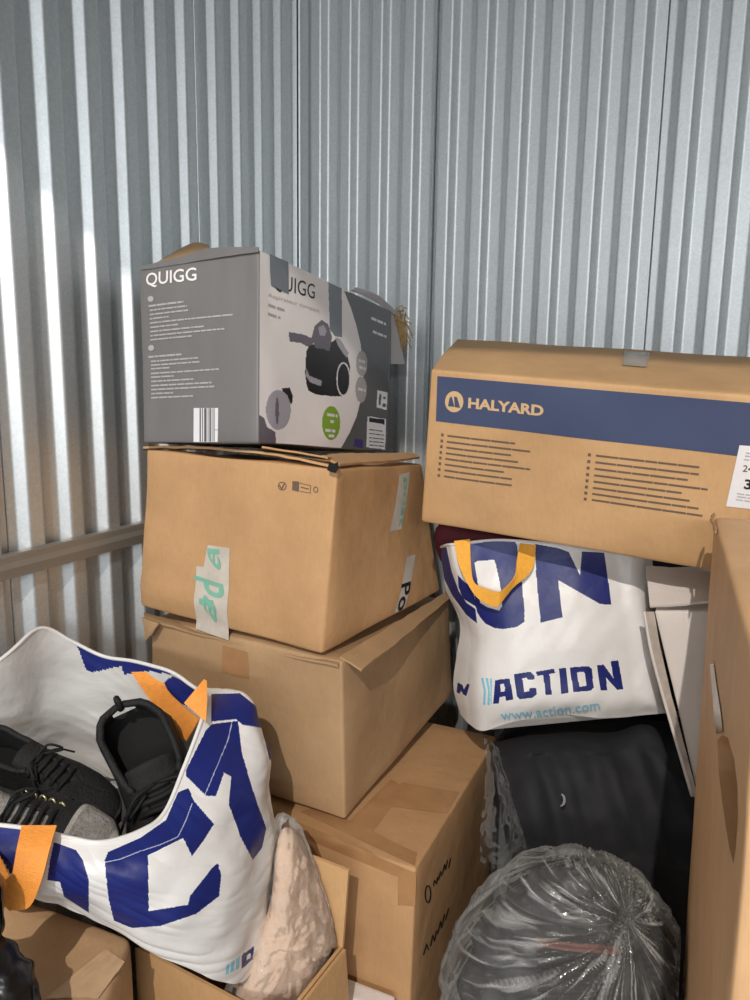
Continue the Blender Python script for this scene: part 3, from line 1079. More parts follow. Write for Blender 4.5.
HB.strips('fine_print', 'front', rc, INK, t)
sl = HB.patch('shipping_label', 'front', [(726, 506), (800, 514), (812, 450), (739.5, 445)], PAPER, t, (6, 6), 0.0014)
HB.text('lettering', 'front', '24', (742.5, 471), (752.5, 472), (743.5, 464.5), INK, sl, 0.01, 0.0022)
HB.text('lettering', 'front', '3', (743.8, 488), (751.5, 489), (745, 478.5), BLACK_INK, sl, 0.03, 0.0022)
rc = []
for y, x0, x1 in ((452.5, 746, 775), (455.5, 745, 770), (459, 744, 772), (493, 737, 770), (496, 737, 768), (499, 736, 772)):
    a, b = HB.uv('front', x0, y), HB.uv('front', x1, y + (x1 - x0) * .1)
    words(a[0], a[1], b[0], 0.006, 0.01, 0.03, 0.003, rc, rng)
HB.strips('fine_print', 'front', rc, PALE_PRINT, sl, 0.0022)
# seam tape over the back edge of the top
HB.patch('tape', 'top', [(622, 366), (646, 368), (651, 353.5), (624, 352)], simple('aged_clear_tape', (158, 142, 122), 0.25, var=0.1, scale=40), t, (4, 6), 0.0016)

# --- tall carton in the right foreground
zt = 1.092
far = atz(714, 516, zt)
near = atz(758, 672, zt)
dv = far - near
dv /= np.linalg.norm(dv)
ev = np.array([dv[1], -dv[0], 0])
c = {}
for i in (0, 1):
    for j in (0, 1):
        b = (far if j else near) + ev * (0.38 * i)
        c[i, j, 1] = np.array([b[0], b[1], zt])
        c[i, j, 0] = np.array([b[0], b[1], 0.003])
fb_ = at(688, 900, far[1] + 0.004)
c[0, 1, 0] = c[0, 1, 1] + (fb_ - c[0, 1, 1]) * (zt / (zt - fb_[2]))
nb_ = at(730, 1000, near[1])
c[0, 0, 0] = c[0, 0, 1] + (nb_ - c[0, 0, 1]) * (zt / (zt - nb_[2]))
for k in ((0, 1, 0), (0, 0, 0)):
    c[k][2] = 0.003
t = thing('tall_cardboard_box', 'tall light kraft carton with a hand hole, standing at the right edge in front', 'box', (0.5, 0.8, 0))
TB = Carton(c, 0.003, 71.0, 0.006)
tb = TB.body('body', CARD_R, t, 26)
# cut the hand hole
hole = [(717, 740), (722, 735), (728, 738), (734, 758), (737.5, 785), (738, 820), (736, 850), (733.5, 864), (729, 846), (722, 800), (718, 768)]
w3 = [TB.face('left', *TB.uv('left', *p)) for p in hole]
nrm = np.array(ev)
cm = bpy.data.meshes.new('hole_cutter')
Vc = [p - nrm * 0.02 - np.array(t.location) for p in w3] + [p + nrm * 0.16 - np.array(t.location) for p in w3]
nh = len(hole)
cm.from_pydata([tuple(v) for v in Vc], [], [tuple(range(nh)), tuple(range(nh, 2 * nh))[::-1]] + [(i, nh + i, nh + (i + 1) % nh, (i + 1) % nh)[::-1] for i in range(nh)])
bm = bmesh.new()
bm.from_mesh(cm)
bmesh.ops.recalc_face_normals(bm, faces=bm.faces)
bm.to_mesh(cm)
bm.free()
co = bpy.data.objects.new('hole_cutter', cm)
COL.objects.link(co)
co.parent = t
bm = bmesh.new()
bm.from_mesh(tb.data)
bmesh.ops.recalc_face_normals(bm, faces=bm.faces)
bm.to_mesh(tb.data)
bm.free()
md = tb.modifiers.new('hole', 'BOOLEAN')
md.object = co
md.operation = 'DIFFERENCE'
md.solver = 'EXACT'
bpy.context.view_layer.update()
ev_me = bpy.data.meshes.new_from_object(tb.evaluated_get(bpy.context.evaluated_depsgraph_get()))
tb.modifiers.clear()
tb.data = ev_me
bpy.data.objects.remove(co)
ev_me.polygons.foreach_set('use_smooth', [True] * len(ev_me.polygons))
ev_me.set_sharp_from_angle(angle=radians(45))
TB.patch('tape', 'left', [(717.5, 734), (724, 732), (715, 664), (711, 664)], TAPE, t, (4, 10), 0.0012)
# ragged board liner along the torn top edge
e0, e1 = at(712.5, 515, far[1]), at(716, 532, far[1] - 0.08)
mb = MB()
mb.tube(cr([at(714, 514, far[1]), at(712, 520, far[1] - .03), at(715, 527, far[1] - .06), at(715.5, 533, far[1] - .10)], 10), [0.0015, .003, .002, .003, .0025, .0015, .0025, .003, .002, .001], 6)
mb.build('torn_edge', CARD_EDGE, t, True)

# --- white carton leaning under the navy banded carton
P0 = at(654, 611, 1.17)
P1 = at(698, 795, 1.12)
down = (P1 - P0)
P1 = P0 + down * 1.02
acr = np.array([0.29, -0.045, 0.02])
bk = np.array([0.12, 0.25, 0.01])
c = {(0, 0, 1): P0, (0, 0, 0): P1, (1, 0, 1): P0 + acr, (1, 0, 0): P1 + acr * 0.8,
     (0, 1, 1): P0 + bk, (0, 1, 0): P1 + bk, (1, 1, 1): P0 + acr + bk, (1, 1, 0): P1 + acr * .8 + bk}
t = thing('white_box', 'white carton leaning beside the upright shopping bag, partly behind the tall carton', 'box', P1)
VB = Carton(c, 0.002, 83.0, 0.004)
VB.body('body', WHITE_CARD, t, 12)
plate('flap', ([q(650, 606, 1.165), q(680, 604, 1.155), q(712, 600, 1.14)], [q(646, 566, 1.25), q(680, 568, 1.24), q(712, 572, 1.23)]), WHITE_CARD, t, 0.004, 8, 0.002, 2.0)
plate('board_edge', ([P0 + np.array([-.002, -.004, 0]), P0 + down * .3 + np.array([-.006, -.004, 0]), P0 + down * 1.0 + np.array([-.002, -.004, 0])],
                     [P0 + np.array([-.016, -.002, .0]), P0 + down * .3 + np.array([-.020, .0, 0]), P0 + down * 1.0 + np.array([-.010, 0, 0])]), simple('grey_board_edge', (176, 164, 154), 0.8, var=0.25, scale=40), t, 0.004, 20, 0.004, 6.0)
mb = MB()
ap = cr([P0 + np.array([-.017, -.003, 0]), P0 + down * .3 + np.array([-.021, -.003, 0]), P0 + down * 1.0 + np.array([-.011, -.003, 0])], 20)
mb.tube(ap, 0.0028, 6)
mb.build('white_liner', WHITE_CARD, t, True)

# ------------------------------------------------------------------ open carton with the plush (lower left)
zo = 0.42
FL, BR = atz(135, 947, zo), atz(344, 945, zo)
dirw = atz(235, 1000, zo) - FL
dirw /= np.linalg.norm(dirw)
dird = np.array([-dirw[1], dirw[0], 0])
w_ = (BR - FL) @ dirw
d_ = (BR - FL) @ dird
FR, BL = FL + dirw * w_, FL + dird * d_
t = thing('open_carton', 'open kraft carton with one flap standing up, in front of the stack', 'box', (float((FL + BR)[0] / 2), float((FL + BR)[1] / 2), 0))
th = 0.005
z3 = lambda p, z: np.array([p[0], p[1], z])


def wall(name, a, b, z0, z1, outn):
    n_ = outn * th
    V = [z3(a, z0), z3(b, z0), z3(b, z1), z3(a, z1)]
    m = MB()
    V2 = [p - n_ for p in V]
    m.add(V + V2, [(0, 1, 2, 3), (7, 6, 5, 4), (4, 5, 1, 0), (5, 6, 2, 1), (6, 7, 3, 2), (7, 4, 0, 3)])
    return m.build(name, CARD_O, t)


wall('front_wall', FL, FR, 0.002, zo, -dird)
wall('right_wall', FR, BR, 0.002, zo, dirw)
wall('back_wall', BR, BL, 0.002, zo, dird)
wall('left_wall', BL, FL, 0.002, zo, -dirw)
mb = MB()
mb.slab([z3(FL + (dirw + dird) * .006, 0.008), z3(FR + (-dirw + dird) * .006, 0.008), z3(BR - (dirw + dird) * .006, 0.008), z3(BL + (dirw - dird) * .006, 0.008)], 0.006)
mb.build('base', CARD_O, t)
# upright back flap, cut like a real flap
f0 = at(350, 869, BR[1] - 0.0)
f1 = at(296, 848, BR[1] + 0.03)
mb = MB()
br2, bl2 = z3(BR, zo - 0.004), z3(BR - dirw * 0.2 + dird * 0.0, zo - 0.004)
mb.slab([br2, z3(f0, f0[2]), z3(f1, f1[2]), bl2][::-1], 0.005)
mb.build('flap', CARD_O, t)
# right flap folded down outside
mb = MB()
rf = [FR + dirw * .007 + dird * .01, BR + dirw * .007 - dird * .006]
mb.slab([z3(rf[0] + dirw * .02, zo - .16), z3(rf[1] + dirw * .012, zo - .16), z3(rf[1], zo), z3(rf[0], zo)], 0.005)
mb.build('flap', CARD_O, t)

# blush plush cushion wrapped in clear film, standing in that carton
cen = at(298, 912, 0.975)
t = thing('plush_cushion', 'blush pink plush cushion in a clear plastic bag inside the open carton', 'cushion', (cen[0], cen[1], 0.10))


def outline_blob(name, px, Yc, thick, mat, parent, amp=0.004, fr=18, seed=0.0, nr=14, na=72, grow=0.0, fit=None):
    """soft solid: picture outline swept round with pillow thickness"""
    P = cr(np.array(px, float), na, True)
    c0 = P.mean(0)
    V, Fc = [], []
    for side in (-1, 1):
        for r in range(nr):
            a = r / (nr - 1) * pi / 2
            rr, hh = sin(a), cos(a)
            for p in P:
                x, y = c0 + (p - c0) * (rr * (1 + grow))
                b = at(x, y, Yc(x, y) if callable(Yc) else Yc)
                b = b + np.array([0, 1, 0.0]) * side * (thick * (1 + grow)) * hh
                d = amp * nz(b, fr, seed) + amp * .5 * nz(b, fr * 2.7, seed + 3)
                p3 = b + np.array([0.3, side * 0.9, 0.3]) * d
                V.append(fit(p3) if fit else p3)
    for side in (0, 1):
        base = side * nr * na
        for r in range(nr - 1):
            for i in range(na):
                f = (base + r * na + i, base + r * na + (i + 1) % na, base + (r + 1) * na + (i + 1) % na, base + (r + 1) * na + i)
                Fc.append(f if side else f[::-1])
    Vn = np.array(V)
    o = mesh_obj(name, Vn, Fc, mat, parent, True)
    bm = bmesh.new()
    bm.from_mesh(o.data)
    bmesh.ops.remove_doubles(bm, verts=bm.verts, dist=0.0004)
    bmesh.ops.recalc_face_normals(bm, faces=bm.faces)
    for f in bm.faces:
        f.smooth = True
    bm.to_mesh(o.data)
    bm.free()
    return o


def in_carton(p):
    """keeps a soft thing between the carton's walls and in front of its raised flap"""
    a, b = (p - FL) @ dirw, (p - FL) @ dird
    b2 = min(b, d_ - 0.016)
    a2 = a
    if p[2] < zo + 0.012:
        b2 = max(b2, 0.012)
        a2 = min(max(a, 0.012), w_ - 0.012)
    q_ = FL + dirw * a2 + dird * b2
    return np.array([q_[0], q_[1], max(p[2], 0.02)])


plo = [(272, 828), (288, 836), (300, 862), (312, 890), (322, 915), (325, 945), (318, 975), (300, 1010), (270, 1030), (236, 1030), (222, 1000), (240, 960), (258, 900), (264, 850)]
Yp = lambda x, y: 0.985 + (x - 290) * 0.00045 - (y - 900) * 0.0003
outline_blob('cushion', [(x + 12, y) for x, y in plo], Yp, 0.034, PLUSH, t, 0.005, 18, 2.0, fit=in_carton)
plf = [(268, 815), (290, 826), (304, 858), (316, 888), (325, 915), (328, 948), (322, 976), (302, 1012), (270, 1032), (230, 1032), (212, 1000), (232, 955), (254, 900), (262, 840)]
outline_blob('plastic_bag', [(x + 10, y) for x, y in plf], Yp, 0.042, FILM_B, t, 0.005, 55, 6.0, 34, 200, fit=in_carton)

# ------------------------------------------------------------------ taped carton (bottom left)
zc = 0.50
a0 = atz(132, 937, zc)
a1 = atz(38, 903, zc)
a2 = atz(106, 1000, zc)
dr = a2 - a0
dr /= np.linalg.norm(dr)
dl = a1 - a0
dl /= np.linalg.norm(dl)
c = {}
Wd, Dd = 0.36, 0.34
for i in (0, 1):
    for j in (0, 1):
        p = a0 + dl * (Wd * (1 - i)) + dr * (Dd * (1 - j))
        c[i, j, 1] = z3(p, zc)
        c[i, j, 0] = z3(p, 0.006)
t = thing('taped_carton', 'closed kraft carton with shiny clear tape under the bag of shoes', 'box', z3(sum(v for k, v in c.items()) / 8, 0))
LB = Carton(c, 0.004, 91.0, 0.012)
LB.extra = lambda a, b, cc: 0.006 * math.sin(pi * min(max(a, 0), 1)) if cc > 0.95 else 0.0
LB.body('body', CARD_L, t, 16)
LB.patch('tape', 'top', [(45, 1000), (98, 1000), (124, 962), (106, 950)], simple('clear_tape', (206, 174, 138), 0.12, var=0.08, scale=40, spec=0.8), t, (14, 8), 0.0012, wob=0.0012)

# black crumpled bag in the bottom left corner
cb = at(2, 985, 0.80)
t = thing('black_bag', 'crumpled black plastic bag in the bottom left corner', 'bag', at(0, 1040, 0.74))
outline_blob('bag_body', [(-60, 930), (-20, 925), (6, 940), (20, 962), (34, 985), (42, 1010), (44, 1060), (-10, 1080), (-70, 1060), (-80, 980)], lambda x, y: 0.74 - (y - 960) * 0.0004, 0.045, BLACK_BAG, t, 0.016, 20, 5.0, 16, 80, fit=lambda p: np.array([p[0], p[1], max(p[2], 0.519)]))
outline_blob('bag_neck', [(-50, 884), (-16, 872), (-4, 882), (0, 905), (-2, 940), (-26, 948), (-56, 930)], lambda x, y: 0.725, 0.03, BLACK_BAG, t, 0.010, 22, 8.0, 10, 50)

# ------------------------------------------------------------------ left shopping bag with shoes
COLS = [  # rim, upper, lower, foot : picture x, y, depth
    [(-70, 812, .85), (-74, 848, .82), (-72, 880, .82), (-66, 896, .86)],
    [(30, 829, .83), (30, 860, .81), (33, 886, .815), (38, 902, .85)],
    [(70, 838, .825), (68, 868, .805), (70, 895, .81), (74, 912, .845)],
    [(102, 842, .825), (100, 875, .80), (104, 907, .805), (108, 925, .84)],
    [(140, 831, .85), (142, 875, .81), (146, 918, .81), (150, 950, .835)],
    [(164, 813, .88), (180, 860, .84), (190, 920, .83), (196, 972, .85)],
    [(184, 768, .93), (214, 830, .89), (228, 900, .87), (226, 982, .885)],
    [(203, 718, .99), (240, 790, .96), (256, 880, .93), (246, 978, .925)],
    [(208, 696, 1.04), (255, 722, 1.04), (273, 830, 1.00), (262, 950, .965)],
    [(196, 687, 1.09), (235, 694, 1.09), (262, 770, 1.06), (262, 900, 1.02)],
]
BACK = [(172, 672, 1.13), (140, 662, 1.16), (105, 656, 1.18), (72, 641, 1.175), (40, 628, 1.145), (6, 655, 1.08), (-65, 712, 1.0), (-108, 770, 0.93)]
K = [[at(*p) for p in col] for col in COLS]
cx0 = np.mean([k[3][:2] for k in K], axis=0)
ctr = np.array([-0.33, 1.0])
for b in BACK:
    p = at(*b)
    col = [p]
    for f_, zz in ((0.02, 0.68), (0.05, 0.59), (0.12, 0.517)):
        xy = p[:2] + (ctr - p[:2]) * f_
        col.append(np.array([xy[0], xy[1], min(zz, p[2] - 0.02)]))
    K.append(col)
K = np.array(K)
NU, NV = 880, 270
G = cr(K, NU, True)                                  # NU x 4 x 3
G = np.transpose(cr(np.transpose(G, (1, 0, 2)), NV), (1, 0, 2))
NC = len(K)
du = np.roll(G, -1, 0) - np.roll(G, 1, 0)
dv_ = np.gradient(G, axis=1)
Nn = np.cross(dv_, du)
Nn /= np.linalg.norm(Nn, axis=2, keepdims=True) + 1e-9
cen3 = G.mean((0, 1))
if ((G - cen3) * Nn).sum() < 0:
    Nn = -Nn
for i in range(NU):
    for j in range(NV):
        v = j / (NV - 1)
        p = G[i, j]
        w1 = nz((p[0] * 1.0 + p[2] * .6, p[1], p[2] * 1.0 - p[0] * .6), 14, 4.0)
        w2 = nz((p[0] + p[2] * 1.5, p[1] * .5, p[2] * .3), 34, 9.0)
        G[i, j] = p + Nn[i, j] * ((0.008 * w1 + 0.0016 * (abs(w2) * 2 - .5)) * min(1, 0.35 + v * 2.0))
GI = G - Nn * 0.003
out_poly = lambda pts: [(x / 2.5, 620 + y / 2.5) for x, y in pts]
NAVY_OUT = [out_poly(p) for p in (
    [(262, 600), (270, 580), (350, 545), (415, 500), (445, 430), (470, 420), (487, 455), (535, 510), (510, 550), (480, 590), (458, 545), (370, 588), (372, 728), (470, 712), (475, 690),
     (530, 620), (545, 608), (553, 640), (548, 690), (490, 735), (400, 765), (330, 770), (285, 752), (272, 700), (265, 640)],
    [(465, 375), (515, 275), (530, 260), (595, 252), (600, 290), (604, 330), (640, 450), (666, 520), (655, 570), (632, 600), (600, 540), (572, 460), (578, 392), (560, 382), (540, 440), (515, 440), (465, 390)],
    [(528, 185), (600, 183), (640, 215), (668, 265), (682, 350), (674, 350), (655, 270), (605, 262), (590, 248), (528, 254)],
    [(-60, 515), (0, 512), (40, 503), (62, 520), (50, 560), (30, 640), (20, 625), (0, 590), (-60, 580)],
    [(135, 555), (190, 575), (207, 600), (222, 650), (222, 732), (160, 692), (150, 655), (118, 650), (125, 600)],
    [(604, 838), (636, 815), (632, 848), (604, 872)])]
NOTCH = [out_poly([(617, 838), (627, 832), (626, 845), (617, 850)])]
CYAN_OUT = [out_poly(p) for p in ([(566, 862), (574, 858), (572, 884), (564, 888)], [(578, 855), (587, 850), (585, 877), (576, 882)], [(591, 847), (600, 841), (598, 870), (589, 875)])]
STITCH = out_poly([(262, 606), (300, 598), (350, 578), (400, 562), (445, 542), (465, 500), (480, 460)])
STITCH2 = out_poly([(512, 438), (545, 360), (570, 300), (580, 255)])
NAVY_IN = [out_poly(p) for p in ([(188, 52), (215, 62), (270, 92), (330, 103), (400, 112), (460, 130), (520, 150), (440, 138), (370, 128), (310, 136), (304, 115), (235, 130), (216, 126)],
                                 [(402, 185), (414, 152), (432, 140), (485, 165), (500, 180), (470, 215), (420, 205)])]


def near_line(x, y, L, w):
    r = np.zeros(len(x), bool)
    for (x0, y0), (x1, y1) in zip(L[:-1], L[1:]):
        d2 = (x1 - x0) ** 2 + (y1 - y0) ** 2
        s_ = np.clip(((x - x0) * (x1 - x0) + (y - y0) * (y1 - y0)) / d2, 0, 1)
        r |= np.hypot(x - x0 - s_ * (x1 - x0), y - y0 - s_ * (y1 - y0)) < w
    return r


t = thing('shopping_bag', 'white and navy shopping bag with orange straps, open and full of black shoes', 'bag', (float(cen3[0]), float(cen3[1]), 0.5))
V = G.reshape(-1, 3)
Fc = grid_faces(NU, NV, True)
cpx = proj(V)[np.array(Fc)].mean(1)
kk = np.arange(len(Fc))
uu, jj = (kk // (NV - 1)) / NU * NC, kk % (NV - 1)
X_, Y_ = cpx[:, 0], cpx[:, 1]
idx = np.zeros(len(Fc), np.int32)
vis = (uu < 9.6) | (uu > NC - 1)
nav = np.zeros(len(Fc), bool)
for p in NAVY_OUT:
    nav |= in_polys(X_, Y_, p)
nav &= ~in_polys(X_, Y_, NOTCH[0])
idx[vis & nav] = 1
for p in CYAN_OUT:
    idx[vis & in_polys(X_, Y_, p)] = 2
for L_ in (STITCH, STITCH2):
    idx[vis & nav & near_line(X_, Y_, L_, 0.45)] = 3
idx[~vis & ((uu * 1.3).astype(int) % 2 == 0) & (jj > 24) & (jj < 150)] = 1   # broad letter strokes on the hidden back
idx[jj < 5] = 0
mesh_obj('bag_body', V, Fc, [BAG_WHITE, BAG_NAVY, BAG_CYAN, BAG_STITCH], t, True, idx)
GL = GI[::2, ::2]
V2 = GL.reshape(-1, 3)
F2 = grid_faces(GL.shape[0], GL.shape[1], True, flip=True)
cp2 = proj(V2)[np.array(F2)].mean(1)
idx = np.zeros(len(F2), np.int32)
for p in NAVY_IN:
    idx[in_polys(cp2[:, 0], cp2[:, 1], p) & (np.arange(len(F2)) % (GL.shape[1] - 1) < 36)] = 1
# rim binding joins outer and inner skins
b0 = len(V2)
mesh_obj('lining', V2, F2, [BAG_INNER, BAG_NAVY], t, True, idx)
rimp = [(G[i, 0] + GI[i, 0]) / 2 for i in range(0, NU, 6)]
mb = MB()
mb.tube(rimp + [rimp[0]], 0.0032, 6, cap=False)
mb.build('rim_binding', BAG_WHITE, t, True)
foot = GI[:, -1]
Vf = list(foot) + [foot.mean(0) + np.array([0, 0, 0.01])]
mesh_obj('bag_base', Vf, [(i, (i + 1) % NU, NU) for i in range(NU)], BAG_WHITE, t, True)
# hem flap turned over the front rim (the folded double hem)
# orange straps
ribbon('strap', [at(57, 826, .818), at(50, 850, .79), at(42, 880, .775), at(30, 906, .775), at(10, 910, .775)],
       [at(22, 826, .822), at(17, 850, .792), at(13, 872, .778), at(8, 890, .778), at(-3, 896, .778)][::1], ORANGE, t, 40)
ribbon('strap', [at(-14, 842, .80), at(0, 857, .79), at(12, 880, .785)], [at(-20, 866, .80), at(-4, 882, .79), at(9, 905, .785)], ORANGE, t, 20)
ribbon('strap', [at(131, 672, 1.155), at(150, 700, 1.135), at(168, 720, 1.105), at(186, 741, 1.055)],
       [at(164, 671, 1.145), at(166, 688, 1.13), at(182, 705, 1.10), at(199, 719, 1.05)], ORANGE, t, 40)
ribbon('strap', [at(204, 679, 1.01), at(194, 691, .995), at(184, 703, .985)], [at(207, 681, 1.01), at(207, 702, .985), at(206, 722, .965)], ORANGE, t, 20)

# ------------------------------------------------------------------ shoes


def shoe(name, label, heel, toe, up, mats, length, grey=False, laces=True, eyelets=False, width=1.0, mirror=1):
    heel, toe, up = Vector(heel), Vector(toe), Vector(up)
    ex = (toe - heel).normalized()
    ey = up.cross(ex).normalized() * mirror
    ez = ex.cross(ey).normalized() * mirror
    S = length / 0.28
    T = lambda x, y, z: np.array(heel + (ex * x + ey * y * width + ez * z) * S)
    o = thing(name, label, 'shoe', T(0.14, 0, 0), 'shoes in the shopping bag')
    st = np.linspace(0, 1, 34)
    hw = lambda a: float(np.interp(a, [0, .03, .12, .3, .45, .62, .75, .88, .96, 1], [.012, .025, .033, .032, .033, .044, .047, .040, .024, .006]))
    top = lambda a: float(np.interp(a, [0, .05, .2, .36, .45, .6, .75, .88, .97, 1], [.088, .094, .080, .078, .088, .074, .056, .047, .036, .026]))
    bend = lambda a: 0.006 * sin(a * pi)
    # sole
    Vs, Fs = [], []
    ring = [(a, 1) for a in st] + [(a, -1) for a in st[::-1]]
    for z, g in ((0, .94), (.006, 1.04), (.020, 1.06), (.026, 1.0)):
        for a, sd in ring:
            Vs.append(T(0.28 * (a * 1.01 - .005), sd * (hw(a) * g + .002) + bend(a), z + .010 * max(0, a - .85) / .15))
    nr = len(ring)
    for l in range(3):
        for i in range(nr):
            Fs.append((l * nr + i, l * nr + (i + 1) % nr, (l + 1) * nr + (i + 1) % nr, (l + 1) * nr + i))
    Fs.append(tuple(range(nr))[::-1])
    Fs.append(tuple(range(3 * nr, 4 * nr)))
    mesh_obj('sole', Vs, Fs, SHOE_SOLE, o, True, sharp=50)
    # upper: arched sections, open between collar stations
    NS, NT = 48, 33
    Vu, idx = [], []

    def sec(a, tt):
        """tt -1..1 over the arch; opening narrows the arch near the ankle"""
        op = float(np.interp(a, [0, .015, .05, .12, .28, .36, .42, .46, .62, .66], [0.16, .42, .58, .66, .66, .56, .40, .20, .12, 0.0]))
        ph = (pi / 2) * (1 - op) * abs(tt)
        if tt == 0:
            ph = 0
        sgn = 1 if tt > 0 else -1
        ang = (pi / 2) * op + (pi / 2) * (1 - op) * abs(tt)    # 0 = crest, pi/2 = sole line
        y = sgn * hw(a) * sin(ang) ** 0.75
        z = 0.022 + (top(a) - .022) * cos(ang) ** 0.62 if ang < pi / 2 - 1e-6 else 0.022
        if op > .3:
            z = max(z, 0.022 + (top(a) - .022) * (1 - abs(tt)) ** .7)
        return 0.28 * a, y + bend(a), z
    st2 = np.linspace(0.0, 0.995, NS)
    Fu = []
    halves = (np.linspace(-1, -1e-4, 16), np.linspace(1e-4, 1, 16))
    for hh in halves:
        base = len(Vu)
        for a in st2:
            for tt in hh:
                Vu.append(T(*sec(a, tt)))
        fs = grid_faces(NS, 16, base=base)
        for k, f in enumerate(fs):
            i, j = k // 15, k % 15
            a = st2[i]
            e = abs(hh[j])
            m = 0
            if grey:
                if a > .70:
                    m = 1 if (a < .93 and e < .75) else 2
                if .70 < a < .735 or (.75 < e < .95 and a > .6):
                    m = 2
                if a < .16:
                    m = 1
            Fu.append(f)
            idx.append(m)
    up_o = mesh_obj('upper', Vu, Fu, mats, o, True, idx)
    bm = bmesh.new()
    bm.from_mesh(up_o.data)
    bmesh.ops.remove_doubles(bm, verts=bm.verts, dist=0.0012)
    bmesh.ops.recalc_face_normals(bm, faces=bm.faces)
    bm.to_mesh(up_o.data)
    bm.free()
    sd_ = up_o.modifiers.new('thickness', 'SOLIDIFY')
    sd_.thickness = 0.005
    sd_.offset = 0
    # padded collar
    mb = MB()
    colr = [T(*sec(a, -1e-4)) for a in np.linspace(0.42, 0.0, 16)] + [T(*sec(a, 1e-4)) for a in np.linspace(0.0, 0.42, 16)]
    mb.tube(colr, 0.0055 * S, 8)
    mb.build('collar', mats[0] if not grey else SHOE_BLACK, o, True)
    # insole
    Vi = [T(0.28 * a, sd * hw(a) * .86 + bend(a), .030) for a, sd in ring]
    mesh_obj('insole', Vi, [tuple(range(nr))], SHOE_LINING, o, False)
    # tongue
    Vt = []
    for a in np.linspace(.66, .33, 12):
        for y in np.linspace(-1, 1, 7):
            zz = top(a) - .004 + (0.024 * max(0, (.45 - a) / .12) ** 1.0) - .010 * y * y
            Vt.append(T(.28 * a - 0.004 * max(0, (.45 - a) / .12), y * .021 + bend(a), zz))
    tg = mesh_obj('tongue', Vt, grid_faces(12, 7), SHOE_SUEDE if not grey else SHOE_GREY, o, True)
    sd_ = tg.modifiers.new('thickness', 'SOLIDIFY')
    sd_.thickness = 0.005
    # heel pull tab
    mb = MB()
    mb.tube(cr([T(.006, bend(0) - .0, .088), T(-.008, 0, .104), T(-.008, 0, .085), T(0.0, 0, .066)], 10), 0.0045 * S, 6)
    mb.build('heel_tab', mats[0] if not grey else SHOE_PALE, o, True)
    if laces:
        for i, a in enumerate(np.linspace(.44, .64, 5)):
            mb = MB()
            w_l = .027
            zt_ = top(a) + .004
            off = .006
            mb.tube(cr([T(.28 * a, -w_l + bend(a), zt_ - .014), T(.28 * a, -w_l * .6 + bend(a), zt_), T(.28 * (a + .008), bend(a), zt_ + .003), T(.28 * a, w_l * .6 + bend(a), zt_), T(.28 * a, w_l + bend(a), zt_ - .014)], 14), 0.0042 * S, 6)
            mb.build('lace', LACE, o, True)
            if eyelets:
                for sd in (-1, 1):
                    mb = MB()
                    c_ = (0.28 * a, sd * (w_l + .003) + bend(a), zt_ - .011)
                    pts = [T(c_[0] + .0052 * cos(q_), c_[1] + sd * .003 * sin(q_), c_[2] + .0048 * sin(q_)) for q_ in np.linspace(0, 2 * pi, 13)]
                    mb.tube(pts, 0.0015, 6, cap=False)
                    mb.build('eyelet', BRASS, o, True)
        mb = MB()
        a = .43
        for sd in (-1, 1):
            mb.tube(cr([T(.28 * a, bend(a), top(a) + .010), T(.28 * (a + .03), sd * .022 + bend(a), top(a) + .022), T(.28 * (a + .10), sd * .034 + bend(a), top(a) + .006), T(.28 * (a + .03), sd * .012 + bend(a), top(a) + .010)], 16), 0.0022 * S, 6)
            mb.tube(cr([T(.28 * a, bend(a), top(a) + .010), T(.28 * (a + .06), sd * .03 + bend(a), top(a) + .004), T(.28 * (a + .14), sd * .046 + bend(a), top(a) - .012)], 12), 0.0018 * S, 6)
        mb.build('bow', LACE, o, True)
    return o


BLK = [SHOE_BLACK, SHOE_SUEDE, SHOE_SUEDE]
GRY = [SHOE_BLACK, SHOE_GREY, SHOE_PALE]
shoe('shoe', 'black shoe with heel up and open collar, nearest the orange strap inside the bag', at(128, 716, 1.08), at(180, 850, 0.985), (0.08, -0.72, 0.68), BLK, 0.285, width=1.48)
shoe('shoe', 'plain black shoe lying behind the grey toed sneaker in the bag', at(-14, 764, 1.04), at(74, 806, 1.0), (0.05, -0.45, 0.9), BLK, 0.235, laces=True)
shoe('sneaker', 'black and grey mesh sneaker with pale eyelets, at the front of the bag', at(-38, 824, 0.935), at(120, 864, 0.878), (0.06, -0.6, 0.8), GRY, 0.25, grey=True, eyelets=True, width=1.12)

